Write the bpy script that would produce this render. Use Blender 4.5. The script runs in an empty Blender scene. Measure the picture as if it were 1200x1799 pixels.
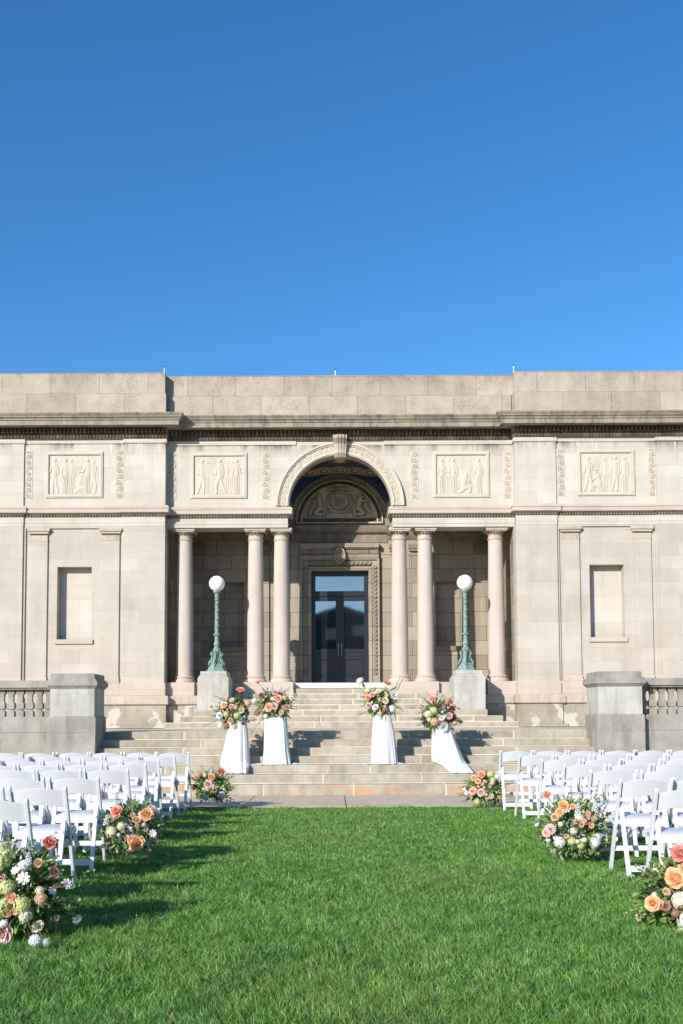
import bpy, math, random
import numpy as np
from mathutils import Vector, Matrix, Euler
R = math.radians
random.seed(7); rng = np.random.default_rng(7)
S = bpy.context.scene
COL = S.collection

# ------------------------------------------------------------------ camera, sky, sun, exposure
PITCH = R(3.6); EYE = 1.2; F = 1750.0; PX0 = 582.0; PY0 = 1264 - F*math.tan(PITCH)
cd = bpy.data.cameras.new('camera'); cam = bpy.data.objects.new('camera', cd); COL.objects.link(cam)
cd.sensor_fit = 'VERTICAL'; cd.sensor_height = 36; cd.sensor_width = 24; cd.lens = F/1799*36
cd.shift_x = (600-PX0)/1799; cd.shift_y = (PY0-899.5)/1799
cd.clip_end = 2000; cd.clip_start = .05
cam.matrix_world = Matrix.Translation((0, 0, EYE)) @ Euler((math.pi/2+PITCH, 0, 0)).to_matrix().to_4x4() @ Matrix.Rotation(-.0042, 4, 'Z')
S.camera = cam
SUN = Vector((.70, 1.0, -.52)).normalized()
elev = math.asin(-SUN.z); azim = math.atan2(-SUN.x, -SUN.y)
w = bpy.data.worlds.new('World'); S.world = w; w.use_nodes = True
wn = w.node_tree; bg = wn.nodes['Background']
sky = wn.nodes.new('ShaderNodeTexSky'); sky.sky_type = 'NISHITA'; sky.sun_disc = False
sky.sun_elevation = elev; sky.sun_rotation = azim % (2*math.pi)
sky.air_density = 1.0; sky.dust_density = 0.35; sky.ozone_density = 4.6; sky.altitude = 0
hs = wn.nodes.new('ShaderNodeHueSaturation'); hs.inputs['Saturation'].default_value = 1.2; wn.links.new(sky.outputs[0], hs.inputs['Color'])
wn.links.new(hs.outputs[0], bg.inputs[0]); bg.inputs[1].default_value = .125
sd = bpy.data.lights.new('sun', 'SUN'); sd.energy = 4.2; sd.angle = R(.5); sd.color = (1, .955, .895)
sun = bpy.data.objects.new('sun', sd); COL.objects.link(sun)
sun.rotation_euler = SUN.to_track_quat('-Z', 'Y').to_euler(); sun.location = (-10, -10, 20)
S.view_settings.view_transform = 'Standard'; S.view_settings.look = 'None'
S.view_settings.exposure = .59; S.view_settings.gamma = 1
S.cycles.max_bounces = 6; S.cycles.diffuse_bounces = 3; S.cycles.glossy_bounces = 3; S.cycles.transparent_max_bounces = 4

def at(px, py, Y):
    """photograph pixel -> point at distance Y (used for measuring only; everything gets its own real distance)"""
    z = Y*math.tan(PITCH+math.atan((PY0-py)/F))
    # undo the small roll of the camera
    dx, dy = px-PX0, py-PY0
    px2, py2 = PX0+dx-.0042*dy, PY0+dy+.0042*dx
    z = Y*math.tan(PITCH+math.atan((PY0-py2)/F))
    return Vector(((px2-PX0)*(Y*math.cos(PITCH)+z*math.sin(PITCH))/F, Y, z+EYE))

# ------------------------------------------------------------------ materials
def srgb(r, g, b):
    f = lambda c: (c/255/12.92) if c/255 <= .04045 else ((c/255+.055)/1.055)**2.4
    return (f(r), f(g), f(b), 1)
class NT:
    def __init__(s, name):
        s.m = bpy.data.materials.new(name); s.m.use_nodes = True
        s.t = s.m.node_tree; s.b = s.t.nodes['Principled BSDF']; s.out = s.t.nodes['Material Output']
    def n(s, typ, **kw):
        nd = s.t.nodes.new('ShaderNode'+typ)
        ins = kw.pop('i', {})
        for k, v in kw.items(): setattr(nd, k, v)
        for k, v in ins.items():
            if hasattr(v, 'is_output') or isinstance(v, bpy.types.NodeSocket): s.t.links.new(v, nd.inputs[k])
            else: nd.inputs[k].default_value = v
        return nd
    def math(s, op, a, b=0.0, c=None, clamp=False):
        nd = s.t.nodes.new('ShaderNodeMath'); nd.operation = op; nd.use_clamp = clamp
        for k, v in enumerate((a, b) if c is None else (a, b, c)):
            if isinstance(v, bpy.types.NodeSocket): s.t.links.new(v, nd.inputs[k])
            else: nd.inputs[k].default_value = v
        return nd.outputs[0]
    def mix(s, fac, a, b, typ='MIX'):
        nd = s.t.nodes.new('ShaderNodeMix'); nd.data_type = 'RGBA'; nd.blend_type = typ
        for k, v in ((0, fac), (6, a), (7, b)):
            if isinstance(v, bpy.types.NodeSocket): s.t.links.new(v, nd.inputs[k])
            else: nd.inputs[k].default_value = v
        return nd.outputs[2]
    def ramp(s, fac, lo, hi, a=(0,0,0,1), b=(1,1,1,1)):
        nd = s.t.nodes.new('ShaderNodeValToRGB'); s.t.links.new(fac, nd.inputs[0])
        e = nd.color_ramp.elements; e[0].position = lo; e[1].position = hi; e[0].color = a; e[1].color = b
        return nd.outputs[0]
    def noise(s, vec, scale, detail=4, rough=.55):
        nd = s.t.nodes.new('ShaderNodeTexNoise'); s.t.links.new(vec, nd.inputs['Vector'])
        nd.inputs['Scale'].default_value = scale; nd.inputs['Detail'].default_value = detail; nd.inputs['Roughness'].default_value = rough
        return nd.outputs[0]
    def pos(s): return s.t.nodes.new('ShaderNodeNewGeometry').outputs['Position']
    def mapv(s, vec, scale):
        nd = s.t.nodes.new('ShaderNodeMapping'); s.t.links.new(vec, nd.inputs[0]); nd.inputs['Scale'].default_value = scale
        return nd.outputs[0]
    def bump(s, h, strength, dist=.01):
        nd = s.t.nodes.new('ShaderNodeBump'); s.t.links.new(h, nd.inputs['Height'])
        nd.inputs['Strength'].default_value = strength; nd.inputs['Distance'].default_value = dist
        s.t.links.new(nd.outputs[0], s.b.inputs['Normal'])
    def done(s, col, rough=.8, metal=0.0, spec=None):
        if isinstance(col, bpy.types.NodeSocket): s.t.links.new(col, s.b.inputs['Base Color'])
        else: s.b.inputs['Base Color'].default_value = col
        if isinstance(rough, bpy.types.NodeSocket): s.t.links.new(rough, s.b.inputs['Roughness'])
        else: s.b.inputs['Roughness'].default_value = rough
        s.b.inputs['Metallic'].default_value = metal
        if spec is not None: s.b.inputs['Specular IOR Level'].default_value = spec
        return s.m

def ashlar(name, c1, c2, mortar, bw, bh, zoff, grime=.25, speck=0.0, xoff=0.0, lines=.004, streak=.2, under=None, lich=None):
    k = NT(name); p = k.pos()
    sp = k.n('SeparateXYZ', i={0: p})
    x = k.math('ADD', k.math('ADD', sp.outputs[0], sp.outputs[1]), 50+xoff)
    z = k.math('ADD', sp.outputs[2], 10*bh-zoff)
    v = k.n('CombineXYZ', i={0: x, 1: z}).outputs[0]
    br = k.n('TexBrick', i={'Vector': v, 'Color1': c1, 'Color2': c2, 'Mortar': mortar, 'Scale': 1.0, 'Mortar Size': lines, 'Mortar Smooth': .3, 'Brick Width': bw, 'Row Height': bh, 'Bias': 0.0})
    col = br.outputs['Color']
    n1 = k.noise(p, 1.1, 5); n2 = k.noise(p, 60, 3, .7)
    col = k.mix(.55, col, k.ramp(n1, .3, .7, (.82, .80, .78, 1), (1.1, 1.1, 1.1, 1)), 'MULTIPLY')
    col = k.mix(.30, col, k.ramp(n2, .3, .7, (.78, .78, .78, 1), (1.15, 1.15, 1.15, 1)), 'MULTIPLY')
    st = k.noise(k.mapv(p, (7, 7, .55)), 1.0, 5, .6)
    col = k.mix(k.math('MULTIPLY', k.ramp(st, .5, .72), streak), col, srgb(196, 178, 158), 'MIX')
    # weather staining: grey run-off in vertical streaks, in patches
    g = k.noise(k.mapv(p, (2.2, 2.2, .5)), 1.0, 6, .65)
    col = k.mix(k.math('MULTIPLY', k.ramp(g, .50, .72), grime), col, srgb(135, 128, 117))
    if speck:
        g2 = k.noise(p, 2.6, 3); g3 = k.noise(p, 34, 4, .8)
        m = k.math('MULTIPLY', k.ramp(g2, .42, .62), k.ramp(g3, .5, .6))
        col = k.mix(k.math('MULTIPLY', m, speck), col, srgb(95, 88, 78))
    if under:
        # drips and soot washed down from the ledge above: long ragged streaks of their own shape
        zz = k.math('DIVIDE', k.math('SUBTRACT', sp.outputs[2], under-.42), .42, clamp=True)
        zz = k.math('MULTIPLY', zz, k.math('LESS_THAN', sp.outputs[2], under+.02))
        dn = k.noise(k.mapv(p, (6, 6, .3)), 1.0, 5, .7); big = k.noise(k.mapv(p, (1.3, 1.3, .4)), 1.0, 3)
        m = k.math('MULTIPLY', k.math('MULTIPLY', k.ramp(dn, .36, .56), k.ramp(big, .42, .56)), k.math('MULTIPLY', zz, zz))
        col = k.mix(k.math('MULTIPLY', m, .9), col, srgb(98, 91, 82))
        m2 = k.math('MULTIPLY', k.ramp(k.noise(k.mapv(p, (5, 5, .25)), 1.0, 4, .6), .62, .68), zz)
        col = k.mix(k.math('MULTIPLY', m2, .6), col, srgb(220, 214, 204))
    if lich:
        zz = k.math('DIVIDE', k.math('SUBTRACT', sp.outputs[2], lich-.5), .5, clamp=True)
        m = k.math('MULTIPLY', k.math('MULTIPLY', k.ramp(k.noise(k.mapv(p, (3, 3, 1.2)), 1.0, 6, .75), .47, .6), k.ramp(k.noise(p, 45, 3, .8), .42, .6)), zz)
        col = k.mix(k.math('MULTIPLY', m, .85), col, srgb(92, 86, 78))
    k.bump(k.math('ADD', k.math('MULTIPLY', br.outputs['Fac'], -.6), k.math('MULTIPLY', n2, .5)), .35, .006)
    return k.done(col, .88, spec=.2)

def rough_stone(name, c1, c2, grime_c, grime=.5, scale=2.0, island=.0, rust=False, lime=False, speck=.35, crev_shade=0):
    k = NT(name); p = k.pos()
    n1 = k.noise(p, scale, 6, .65); n2 = k.noise(p, 90, 2, .7); n3 = k.noise(k.mapv(p, (5, 5, 1.0)), 1.0, 5, .65)
    col = k.mix(k.ramp(n1, .35, .65), c1, c2)
    if island:
        ri = k.t.nodes.new('ShaderNodeNewGeometry').outputs['Random Per Island']
        col = k.mix(island, col, k.ramp(ri, 0, 1, (.68, .67, .66, 1), (1.2, 1.18, 1.14, 1)), 'MULTIPLY')
    col = k.mix(speck, col, k.ramp(n2, .32, .68, (.6, .6, .6, 1), (1.25, 1.25, 1.25, 1)), 'MULTIPLY')
    col = k.mix(k.math('MULTIPLY', k.ramp(n3, .48, .7), grime), col, grime_c)
    if rust:
        z = k.n('SeparateXYZ', i={0: p}).outputs[2]
        m = k.math('LESS_THAN', z, .16)
        m = k.math('MULTIPLY', m, k.ramp(k.noise(k.mapv(p, (1.6, 1.6, 5)), 1.0, 4), .42, .62))
        col = k.mix(k.math('MULTIPLY', m, .75), col, srgb(190, 140, 92))
    if lime:
        m = k.ramp(k.noise(p, 1.7, 6, .6), .56, .59)
        col = k.mix(k.math('MULTIPLY', m, .6), col, srgb(200, 194, 182))
    if crev_shade:
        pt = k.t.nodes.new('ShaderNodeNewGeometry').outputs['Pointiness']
        col = k.mix(k.math('MULTIPLY', k.ramp(pt, .455, .50, (1, 1, 1, 1), (0, 0, 0, 1)), crev_shade), col, srgb(78, 69, 58))  # concave hollows darkened in the colour, standing in for occlusion shade
    k.bump(n2, .4, .004)
    return k.done(col, .88, spec=.2)

def plain(name, c, rough=.6, var=.15, scale=8.0, metal=0, bump=0, spec=None):
    k = NT(name); p = k.t.nodes.new('ShaderNodeTexCoord').outputs['Object']
    n = k.noise(p, scale, 4)
    col = k.mix(var, c, k.ramp(n, .3, .7, (.6, .6, .6, 1), (1.3, 1.3, 1.3, 1)), 'MULTIPLY')
    if bump: k.bump(k.noise(p, scale*6, 3), bump, .003)
    return k.done(col, rough, metal, spec)

M = {}
M['wall'] = ashlar('limestone_ashlar', srgb(183, 175, 163), srgb(174, 165, 153), srgb(164, 155, 143), .96, .34, .283, .22)
M['frieze'] = ashlar('pale_limestone', srgb(192, 186, 175), srgb(185, 178, 165), srgb(170, 162, 150), 1.05, .34, .283, .22, streak=.15, under=8.38)
M['parapet'] = ashlar('parapet_limestone', srgb(178, 165, 150), srgb(164, 151, 137), srgb(104, 95, 85), 1.27, .535, 9.178, .4, .8, .35, .006, lich=10.3)
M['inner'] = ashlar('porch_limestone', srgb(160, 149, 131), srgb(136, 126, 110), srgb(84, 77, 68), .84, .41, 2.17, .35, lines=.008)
M['pink'] = ashlar('pinkish_limestone', srgb(188, 173, 160), srgb(180, 165, 152), srgb(165, 149, 137), 1.6, .34, .283, .15, lines=.003)
M['trim'] = rough_stone('trim_limestone', srgb(186, 174, 156), srgb(170, 158, 141), srgb(116, 108, 96), .45, 1.6, speck=.2)
M['cornice'] = rough_stone('weathered_cornice_stone', srgb(160, 150, 133), srgb(134, 125, 111), srgb(84, 78, 70), .8, 2.4, speck=.35)
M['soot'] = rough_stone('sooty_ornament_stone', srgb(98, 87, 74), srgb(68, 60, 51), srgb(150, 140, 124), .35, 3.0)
M['lunette'] = rough_stone('pale_lunette_relief', srgb(196, 184, 160), srgb(176, 163, 138), srgb(108, 97, 80), .4, 3.0, speck=.15, crev_shade=.8)
M['relief'] = rough_stone('carved_limestone', srgb(197, 186, 170), srgb(187, 176, 160), srgb(165, 153, 138), .25, 2.0, speck=.12, crev_shade=.5)
M['darkrelief'] = rough_stone('dusty_carved_stone', srgb(142, 130, 112), srgb(120, 109, 93), srgb(84, 75, 62), .5, 3.0, speck=.2)
M['column'] = rough_stone('column_stone', srgb(188, 176, 164), srgb(180, 166, 154), srgb(176, 156, 143), .35, .9, speck=.16)
M['step'] = rough_stone('step_granite', srgb(176, 168, 152), srgb(152, 143, 128), srgb(122, 114, 100), .6, 2.4, island=.45, rust=True)
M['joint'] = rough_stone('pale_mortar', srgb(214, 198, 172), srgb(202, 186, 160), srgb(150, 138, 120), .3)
M['granite'] = rough_stone('grey_granite', srgb(164, 158, 147), srgb(144, 138, 127), srgb(98, 94, 85), .55, 2.2, speck=.5)
M['granite_pale'] = rough_stone('limewashed_granite', srgb(186, 184, 174), srgb(166, 163, 152), srgb(128, 124, 114), .5, 1.8, speck=.35)
M['basewall'] = rough_stone('patched_base_stone', srgb(164, 156, 139), srgb(148, 139, 122), srgb(122, 113, 98), .5, 1.5, lime=True)
M['marble'] = rough_stone('white_marble', srgb(214, 212, 205), srgb(200, 198, 190), srgb(176, 172, 162), .3)
M['pave'] = rough_stone('pavement_stone', srgb(206, 188, 166), srgb(194, 176, 154), srgb(140, 128, 115), .35, 1.2, island=.25)
M['black'] = plain('black_door_paint', (.012, .013, .018, 1), .35, .1)
M['bronze'] = plain('verdigris_bronze', (.17, .275, .225, 1), .7, .9, 26, .0, .5)
M['white'] = plain('white_chair_resin', (.62, .63, .65, 1), .4, .03, 5)
M['pad'] = plain('white_seat_vinyl', (.60, .61, .63, 1), .45, .05, 12, bump=.1)
M['globe'] = plain('opal_glass_globe', (.86, .86, .85, 1), .25, .02)
M['metal'] = plain('grey_metal', (.35, .35, .34, 1), .4, .1, metal=.6)
M['brass'] = plain('gold_mosaic', (.50, .29, .08, 1), .5, .8, 30)
M['buffgold'] = plain('bright_gold_mosaic', (.7, .46, .15, 1), .4, .5, 30)
M['rayblue'] = plain('pale_blue_mosaic', (.06, .10, .19, 1), .5, .5, 30)
M['paletan'] = plain('pale_tan_mosaic', (.48, .42, .29, 1), .6, .5, 30)
M['tan'] = plain('tan_mosaic', (.27, .225, .14, 1), .6, .7, 30)
def mk_cloth():
    k = NT('white_chiffon_cloth'); k.b.inputs['Subsurface Weight'].default_value = .0
    p = k.t.nodes.new('ShaderNodeTexCoord').outputs['Object']
    n = k.noise(k.mapv(p, (22, 22, 3)), 1.0, 4, .6); k.bump(n, .35, .012)
    tr = k.t.nodes.new('ShaderNodeBsdfTranslucent'); tr.inputs[0].default_value = (.85, .86, .88, 1)
    mx = k.t.nodes.new('ShaderNodeMixShader'); mx.inputs[0].default_value = .25
    k.t.links.new(k.b.outputs[0], mx.inputs[1]); k.t.links.new(tr.outputs[0], mx.inputs[2]); k.t.links.new(mx.outputs[0], k.out.inputs[0])
    return k.done((.70, .70, .71, 1), .8)
M['cloth'] = mk_cloth()
def mk_glass():
    k = NT('dark_window_glass'); p = k.pos()
    k.bump(k.noise(p, 1.2, 2), .03, .02)
    k.b.inputs['Specular IOR Level'].default_value = 1.0; k.b.inputs['IOR'].default_value = 2.4
    return k.done((.008, .012, .016, 1), .03)
M['glass'] = mk_glass()
def mk_mosaic():
    k = NT('deep_blue_mosaic'); p = k.pos()
    v = k.n('TexVoronoi', i={'Vector': p, 'Scale': 70.0})
    n = k.noise(p, 3, 3)
    col = k.mix(k.ramp(n, .4, .65), (.03, .05, .12, 1), (.05, .08, .16, 1))
    col = k.mix(.5, col, v.outputs['Color'], 'SOFT_LIGHT')
    return k.done(col, .4)
M['mosaic'] = mk_mosaic()
def mk_grass():
    k = NT('grass_blades')
    a = k.t.nodes.new('ShaderNodeAttribute'); a.attribute_name = 'tone'
    p = k.pos(); n = k.noise(p, 1.0, 4, .6); n2 = k.noise(p, .35, 2)
    r = k.t.nodes.new('ShaderNodeValToRGB'); k.t.links.new(a.outputs['Fac'], r.inputs[0])
    e = r.color_ramp.elements; e[0].position = 0; e[0].color = (.035, .13, .02, 1); e[1].position = 1; e[1].color = (.50, .46, .26, 1)
    for q, c in ((.35, (.11, .30, .045, 1)), (.66, (.21, .43, .09, 1)), (.88, (.38, .54, .22, 1))):
        x = e.new(q); x.color = c
    col = k.mix(.6, r.outputs[0], k.ramp(n, .3, .7, (.72, .80, .8, 1), (1.3, 1.16, 1.0, 1)), 'MULTIPLY')
    col = k.mix(.8, col, k.ramp(k.noise(p, 11, 3, .6), .34, .68, (.48, .52, .5, 1), (1.42, 1.40, 1.3, 1)), 'MULTIPLY')
    col = k.mix(k.math('MULTIPLY', k.ramp(n2, .48, .68), .30), col, (.30, .33, .10, 1))
    col = k.mix(k.math('MULTIPLY', k.ramp(k.noise(p, 4.5, 4, .7), .60, .70), .45), col, (.38, .36, .17, 1))
    col = k.mix(k.math('MULTIPLY', k.ramp(k.noise(p, 2.6, 3), .56, .7), .35), col, (.04, .115, .02, 1))
    tr = k.t.nodes.new('ShaderNodeBsdfTranslucent'); k.t.links.new(col, tr.inputs[0])
    mx = k.t.nodes.new('ShaderNodeMixShader'); mx.inputs[0].default_value = .33
    k.t.links.new(k.b.outputs[0], mx.inputs[1]); k.t.links.new(tr.outputs[0], mx.inputs[2]); k.t.links.new(mx.outputs[0], k.out.inputs[0])
    return k.done(col, .5, spec=.3)
M['grass'] = mk_grass()
def mk_lawn():
    k = NT('lawn_soil'); p = k.pos(); n = k.noise(p, 14, 6, .7)
    return k.done(k.mix(k.ramp(n, .3, .7), (.03, .075, .016, 1), (.09, .17, .04, 1)), .95)
M['lawn'] = mk_lawn()
def petal(name, c, c2=None, tr=.3):
    k = NT(name); p = k.t.nodes.new('ShaderNodeTexCoord').outputs['Object']
    n = k.noise(p, 9, 3); c2 = c2 or tuple(min(1, q*1.25+.02) for q in c[:3])+(1,)
    col = k.mix(k.ramp(n, .35, .65), c, c2)
    t = k.t.nodes.new('ShaderNodeBsdfTranslucent'); k.t.links.new(col, t.inputs[0])
    mx = k.t.nodes.new('ShaderNodeMixShader'); mx.inputs[0].default_value = tr
    k.t.links.new(k.b.outputs[0], mx.inputs[1]); k.t.links.new(t.outputs[0], mx.inputs[2]); k.t.links.new(mx.outputs[0], k.out.inputs[0])
    return k.done(col, .6)
PC = {'coral': petal('coral_petals', srgb(238, 152, 120), srgb(248, 194, 168)), 'peach': petal('peach_petals', srgb(240, 174, 144), srgb(250, 214, 192)),
      'apricot': petal('apricot_petals', srgb(242, 176, 118), srgb(250, 212, 168)), 'blush': petal('blush_petals', srgb(226, 186, 178), srgb(238, 214, 206)),
      'cream': petal('cream_petals', srgb(232, 222, 190), srgb(240, 234, 210)), 'white': petal('white_petals', srgb(232, 232, 228), srgb(240, 240, 238)),
      'green': petal('lime_petals', srgb(196, 202, 128), srgb(222, 222, 166)), 'mauve': petal('dusty_mauve_petals', srgb(150, 106, 92), srgb(190, 146, 124)),
      'wine': petal('wine_petals', srgb(120, 34, 40), srgb(190, 80, 84)), 'rose': petal('dusty_rose_petals', srgb(216, 130, 116), srgb(238, 172, 156)),
      'buff': petal('buff_petals', srgb(216, 174, 138), srgb(232, 202, 166)), 'yellow': petal('yellow_centre', srgb(226, 170, 30), srgb(240, 200, 60))}
LC = [petal('dark_leaf', (.07, .15, .035, 1), (.12, .22, .06, 1)), petal('mid_leaf', (.16, .28, .065, 1), (.26, .40, .12, 1)),
      petal('sage_leaf', (.22, .29, .16, 1), (.34, .42, .26, 1)), petal('bronze_leaf', (.09, .055, .035, 1), (.16, .11, .065, 1)),
      petal('lime_leaf', (.26, .34, .08, 1), (.38, .44, .14, 1))]
M['stem'] = plain('green_stem', (.08, .13, .035, 1), .6)

# ------------------------------------------------------------------ mesh helpers
class MB:
    def __init__(s): s.v = []; s.f = []
    def add(s, vs, fs):
        o = len(s.v); s.v += [tuple(q) for q in vs]; s.f += [tuple(o+i for i in f) for f in fs]; return s
    def box(s, x0, x1, y0, y1, z0, z1):
        x0, x1 = min(x0, x1), max(x0, x1)
        return s.add([(x0,y0,z0),(x1,y0,z0),(x1,y1,z0),(x0,y1,z0),(x0,y0,z1),(x1,y0,z1),(x1,y1,z1),(x0,y1,z1)],
                     [(0,3,2,1),(4,5,6,7),(0,1,5,4),(1,2,6,5),(2,3,7,6),(3,0,4,7)])
    def frust(s, cx, cy, z0, z1, a0, b0, a1, b1):
        vs = [(cx+i*a0, cy+j*b0, z0) for i, j in ((-1,-1),(1,-1),(1,1),(-1,1))]+[(cx+i*a1, cy+j*b1, z1) for i, j in ((-1,-1),(1,-1),(1,1),(-1,1))]
        return s.add(vs, [(0,3,2,1),(4,5,6,7),(0,1,5,4),(1,2,6,5),(2,3,7,6),(3,0,4,7)])
    def bar(s, p, q, w, t, up=(1, 0, 0)):
        """bar from p to q; w = size along 'up' axis, t = the other"""
        p, q = Vector(p), Vector(q); d = (q-p).normalized(); u = Vector(up); u = (u-d*u.dot(d)).normalized(); n = d.cross(u)
        vs = [c+u*a*w/2+n*b*t/2 for c in (p, q) for a, b in ((-1,-1),(1,-1),(1,1),(-1,1))]
        return s.add(vs, [(0,3,2,1),(4,5,6,7),(0,1,5,4),(1,2,6,5),(2,3,7,6),(3,0,4,7)])
    def lathe(s, prof, cx=0, cy=0, seg=24, rot=0.0, cap=True):
        n = len(prof); vs = []
        for r, z in prof:
            for k in range(seg):
                a = rot+2*math.pi*k/seg; vs.append((cx+r*math.cos(a), cy+r*math.sin(a), z))
        fs = [(i*seg+k, i*seg+(k+1) % seg, (i+1)*seg+(k+1) % seg, (i+1)*seg+k) for i in range(n-1) for k in range(seg)]
        if cap: fs += [tuple(range(seg))[::-1], tuple((n-1)*seg+k for k in range(seg))]
        return s.add(vs, fs)
    def tube(s, pts, rad, seg=6):
        pts = [Vector(p) for p in pts]; rad = rad if isinstance(rad, (list, tuple)) else [rad]*len(pts)
        vs = []; up = Vector((0.13, .21, .97))
        for i, p in enumerate(pts):
            d = (pts[min(i+1, len(pts)-1)]-pts[max(i-1, 0)]).normalized(); a = d.cross(up)
            a = a.normalized() if a.length > 1e-4 else Vector((1, 0, 0)); b = d.cross(a)
            for k in range(seg):
                t = 2*math.pi*k/seg; vs.append(p+(a*math.cos(t)+b*math.sin(t))*rad[i])
        fs = [(i*seg+k, i*seg+(k+1) % seg, (i+1)*seg+(k+1) % seg, (i+1)*seg+k) for i in range(len(pts)-1) for k in range(seg)]
        fs += [tuple(range(seg))[::-1], tuple((len(pts)-1)*seg+k for k in range(seg))]
        return s.add(vs, fs)
    def sphere(s, c, r, seg=16, rings=10, sc=(1, 1, 1)):
        vs = []; c = Vector(c)
        for i in range(1, rings):
            t = math.pi*i/rings
            for k in range(seg):
                a = 2*math.pi*k/seg; vs.append((c.x+r*sc[0]*math.sin(t)*math.cos(a), c.y+r*sc[1]*math.sin(t)*math.sin(a), c.z+r*sc[2]*math.cos(t)))
        n = len(vs); vs += [(c.x, c.y, c.z+r*sc[2]), (c.x, c.y, c.z-r*sc[2])]
        fs = [(i*seg+k, (i+1)*seg+k, (i+1)*seg+(k+1) % seg, i*seg+(k+1) % seg) for i in range(rings-2) for k in range(seg)]
        fs += [(n, k, (k+1) % seg) for k in range(seg)]+[(n+1, (rings-2)*seg+(k+1) % seg, (rings-2)*seg+k) for k in range(seg)]
        return s.add(vs, fs)
    def sweep(s, prof, path, ends=True):
        """prof: [(out, z)] ; path: plan polyline [(x, y)] ; 'out' is to the right-hand side when walking the path"""
        P = [Vector(p) for p in path]; n = len(prof); rows = []
        for i, p in enumerate(P):
            d0 = (P[i]-P[i-1]).normalized() if i else None
            d1 = (P[i+1]-P[i]).normalized() if i < len(P)-1 else None
            d0 = d0 or d1; d1 = d1 or d0
            n0 = Vector((d0.y, -d0.x)); n1 = Vector((d1.y, -d1.x)); m = (n0+n1); m = m/ (m.dot(n0) or 1)
            rows.append([(p.x+m.x*o, p.y+m.y*o, z) for o, z in prof])
        vs = [q for r in rows for q in r]
        fs = [(i*n+k, (i+1)*n+k, (i+1)*n+(k+1) % n, i*n+(k+1) % n) for i in range(len(P)-1) for k in range(n)]
        if ends: fs += [tuple(range(n)), tuple((len(P)-1)*n+k for k in range(n))[::-1]]
        return s.add(vs, fs)
    def build(s, name, mat, parent=None, origin=None, smooth=False, bevel=0):
        arr = np.array(s.v, dtype=float)
        if origin is None: origin = ((arr[:,0].min()+arr[:,0].max())/2, (arr[:,1].min()+arr[:,1].max())/2, arr[:,2].min())
        arr = arr-np.array(origin)
        me = bpy.data.meshes.new(name); me.from_pydata(arr.tolist(), [], s.f)
        me.materials.append(mat)
        if smooth:
            me.polygons.foreach_set('use_smooth', [True]*len(me.polygons))
        o = bpy.data.objects.new(name, me); COL.objects.link(o)
        o.location = origin
        if parent is not None:
            o.parent = parent; o.location = Vector(origin)-worldloc(parent)
        if smooth == 'auto':
            try: me.set_sharp_from_angle(angle=R(35))
            except Exception: pass
        if bevel:
            md = o.modifiers.new('bevel', 'BEVEL'); md.width = bevel; md.segments = 2; md.limit_method = 'ANGLE'
        return o
def worldloc(o):
    v = Vector(o.location)
    while o.parent: o = o.parent; v += Vector(o.location)
    return v
def thing(name, label, cat, loc=(0, 0, 0), group=None, rz=0):
    o = bpy.data.objects.new(name, None); COL.objects.link(o); o.location = loc; o.rotation_euler[2] = rz
    o.empty_display_size = .2
    return tag(o, label, cat, group)
def tag(o, label, cat, group=None):
    o['label'] = label; o['category'] = cat
    if group: o['group'] = group
    return o
def structure(o, label, cat):
    tag(o, label, cat); o['kind'] = 'structure'; return o
def kids(o): return [c for c in bpy.data.objects if c.parent == o]
def dup(root, loc, rz=0, label=None):
    r = root.copy(); COL.objects.link(r); r.location = loc; r.rotation_euler[2] = rz
    if label: r['label'] = label
    for ch in TREE[root.name]:
        c = ch[0].copy(); COL.objects.link(c); c.parent = r
        for g in ch[1]:
            d = g.copy(); COL.objects.link(d); d.parent = c
    return r
TREE = {}
def reg(root): TREE[root.name] = [(c, kids(c)) for c in kids(root)]; return root

def relief(name, mat, mapf, hfun, ns, nt, parent):
    """carved surface: grid over (s,t) in 0..1, mapf(s,t,h)->xyz arrays"""
    s, t = np.meshgrid(np.linspace(0, 1, ns), np.linspace(0, 1, nt), indexing='ij')
    h = hfun(s, t); x, y, z = mapf(s, t, h)
    v = np.stack([x, y, z], -1).reshape(-1, 3)
    b = MB(); b.v = [tuple(q) for q in v]
    b.f = [(i*nt+j, (i+1)*nt+j, (i+1)*nt+j+1, i*nt+j+1) for i in range(ns-1) for j in range(nt-1)]
    return b.build(name, mat, parent, smooth=True)
def capsule(X, Y, x0, y0, x1, y1, r0, r1=None, k=1.0):
    r1 = r0 if r1 is None else r1
    dx, dy = x1-x0, y1-y0; L = dx*dx+dy*dy+1e-9
    t = np.clip(((X-x0)*dx+(Y-y0)*dy)/L, 0, 1); d = np.hypot(X-x0-t*dx, Y-y0-t*dy); r = r0+(r1-r0)*t
    return k*np.sqrt(np.clip(1-(d/r)**2, 0, 1))

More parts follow.
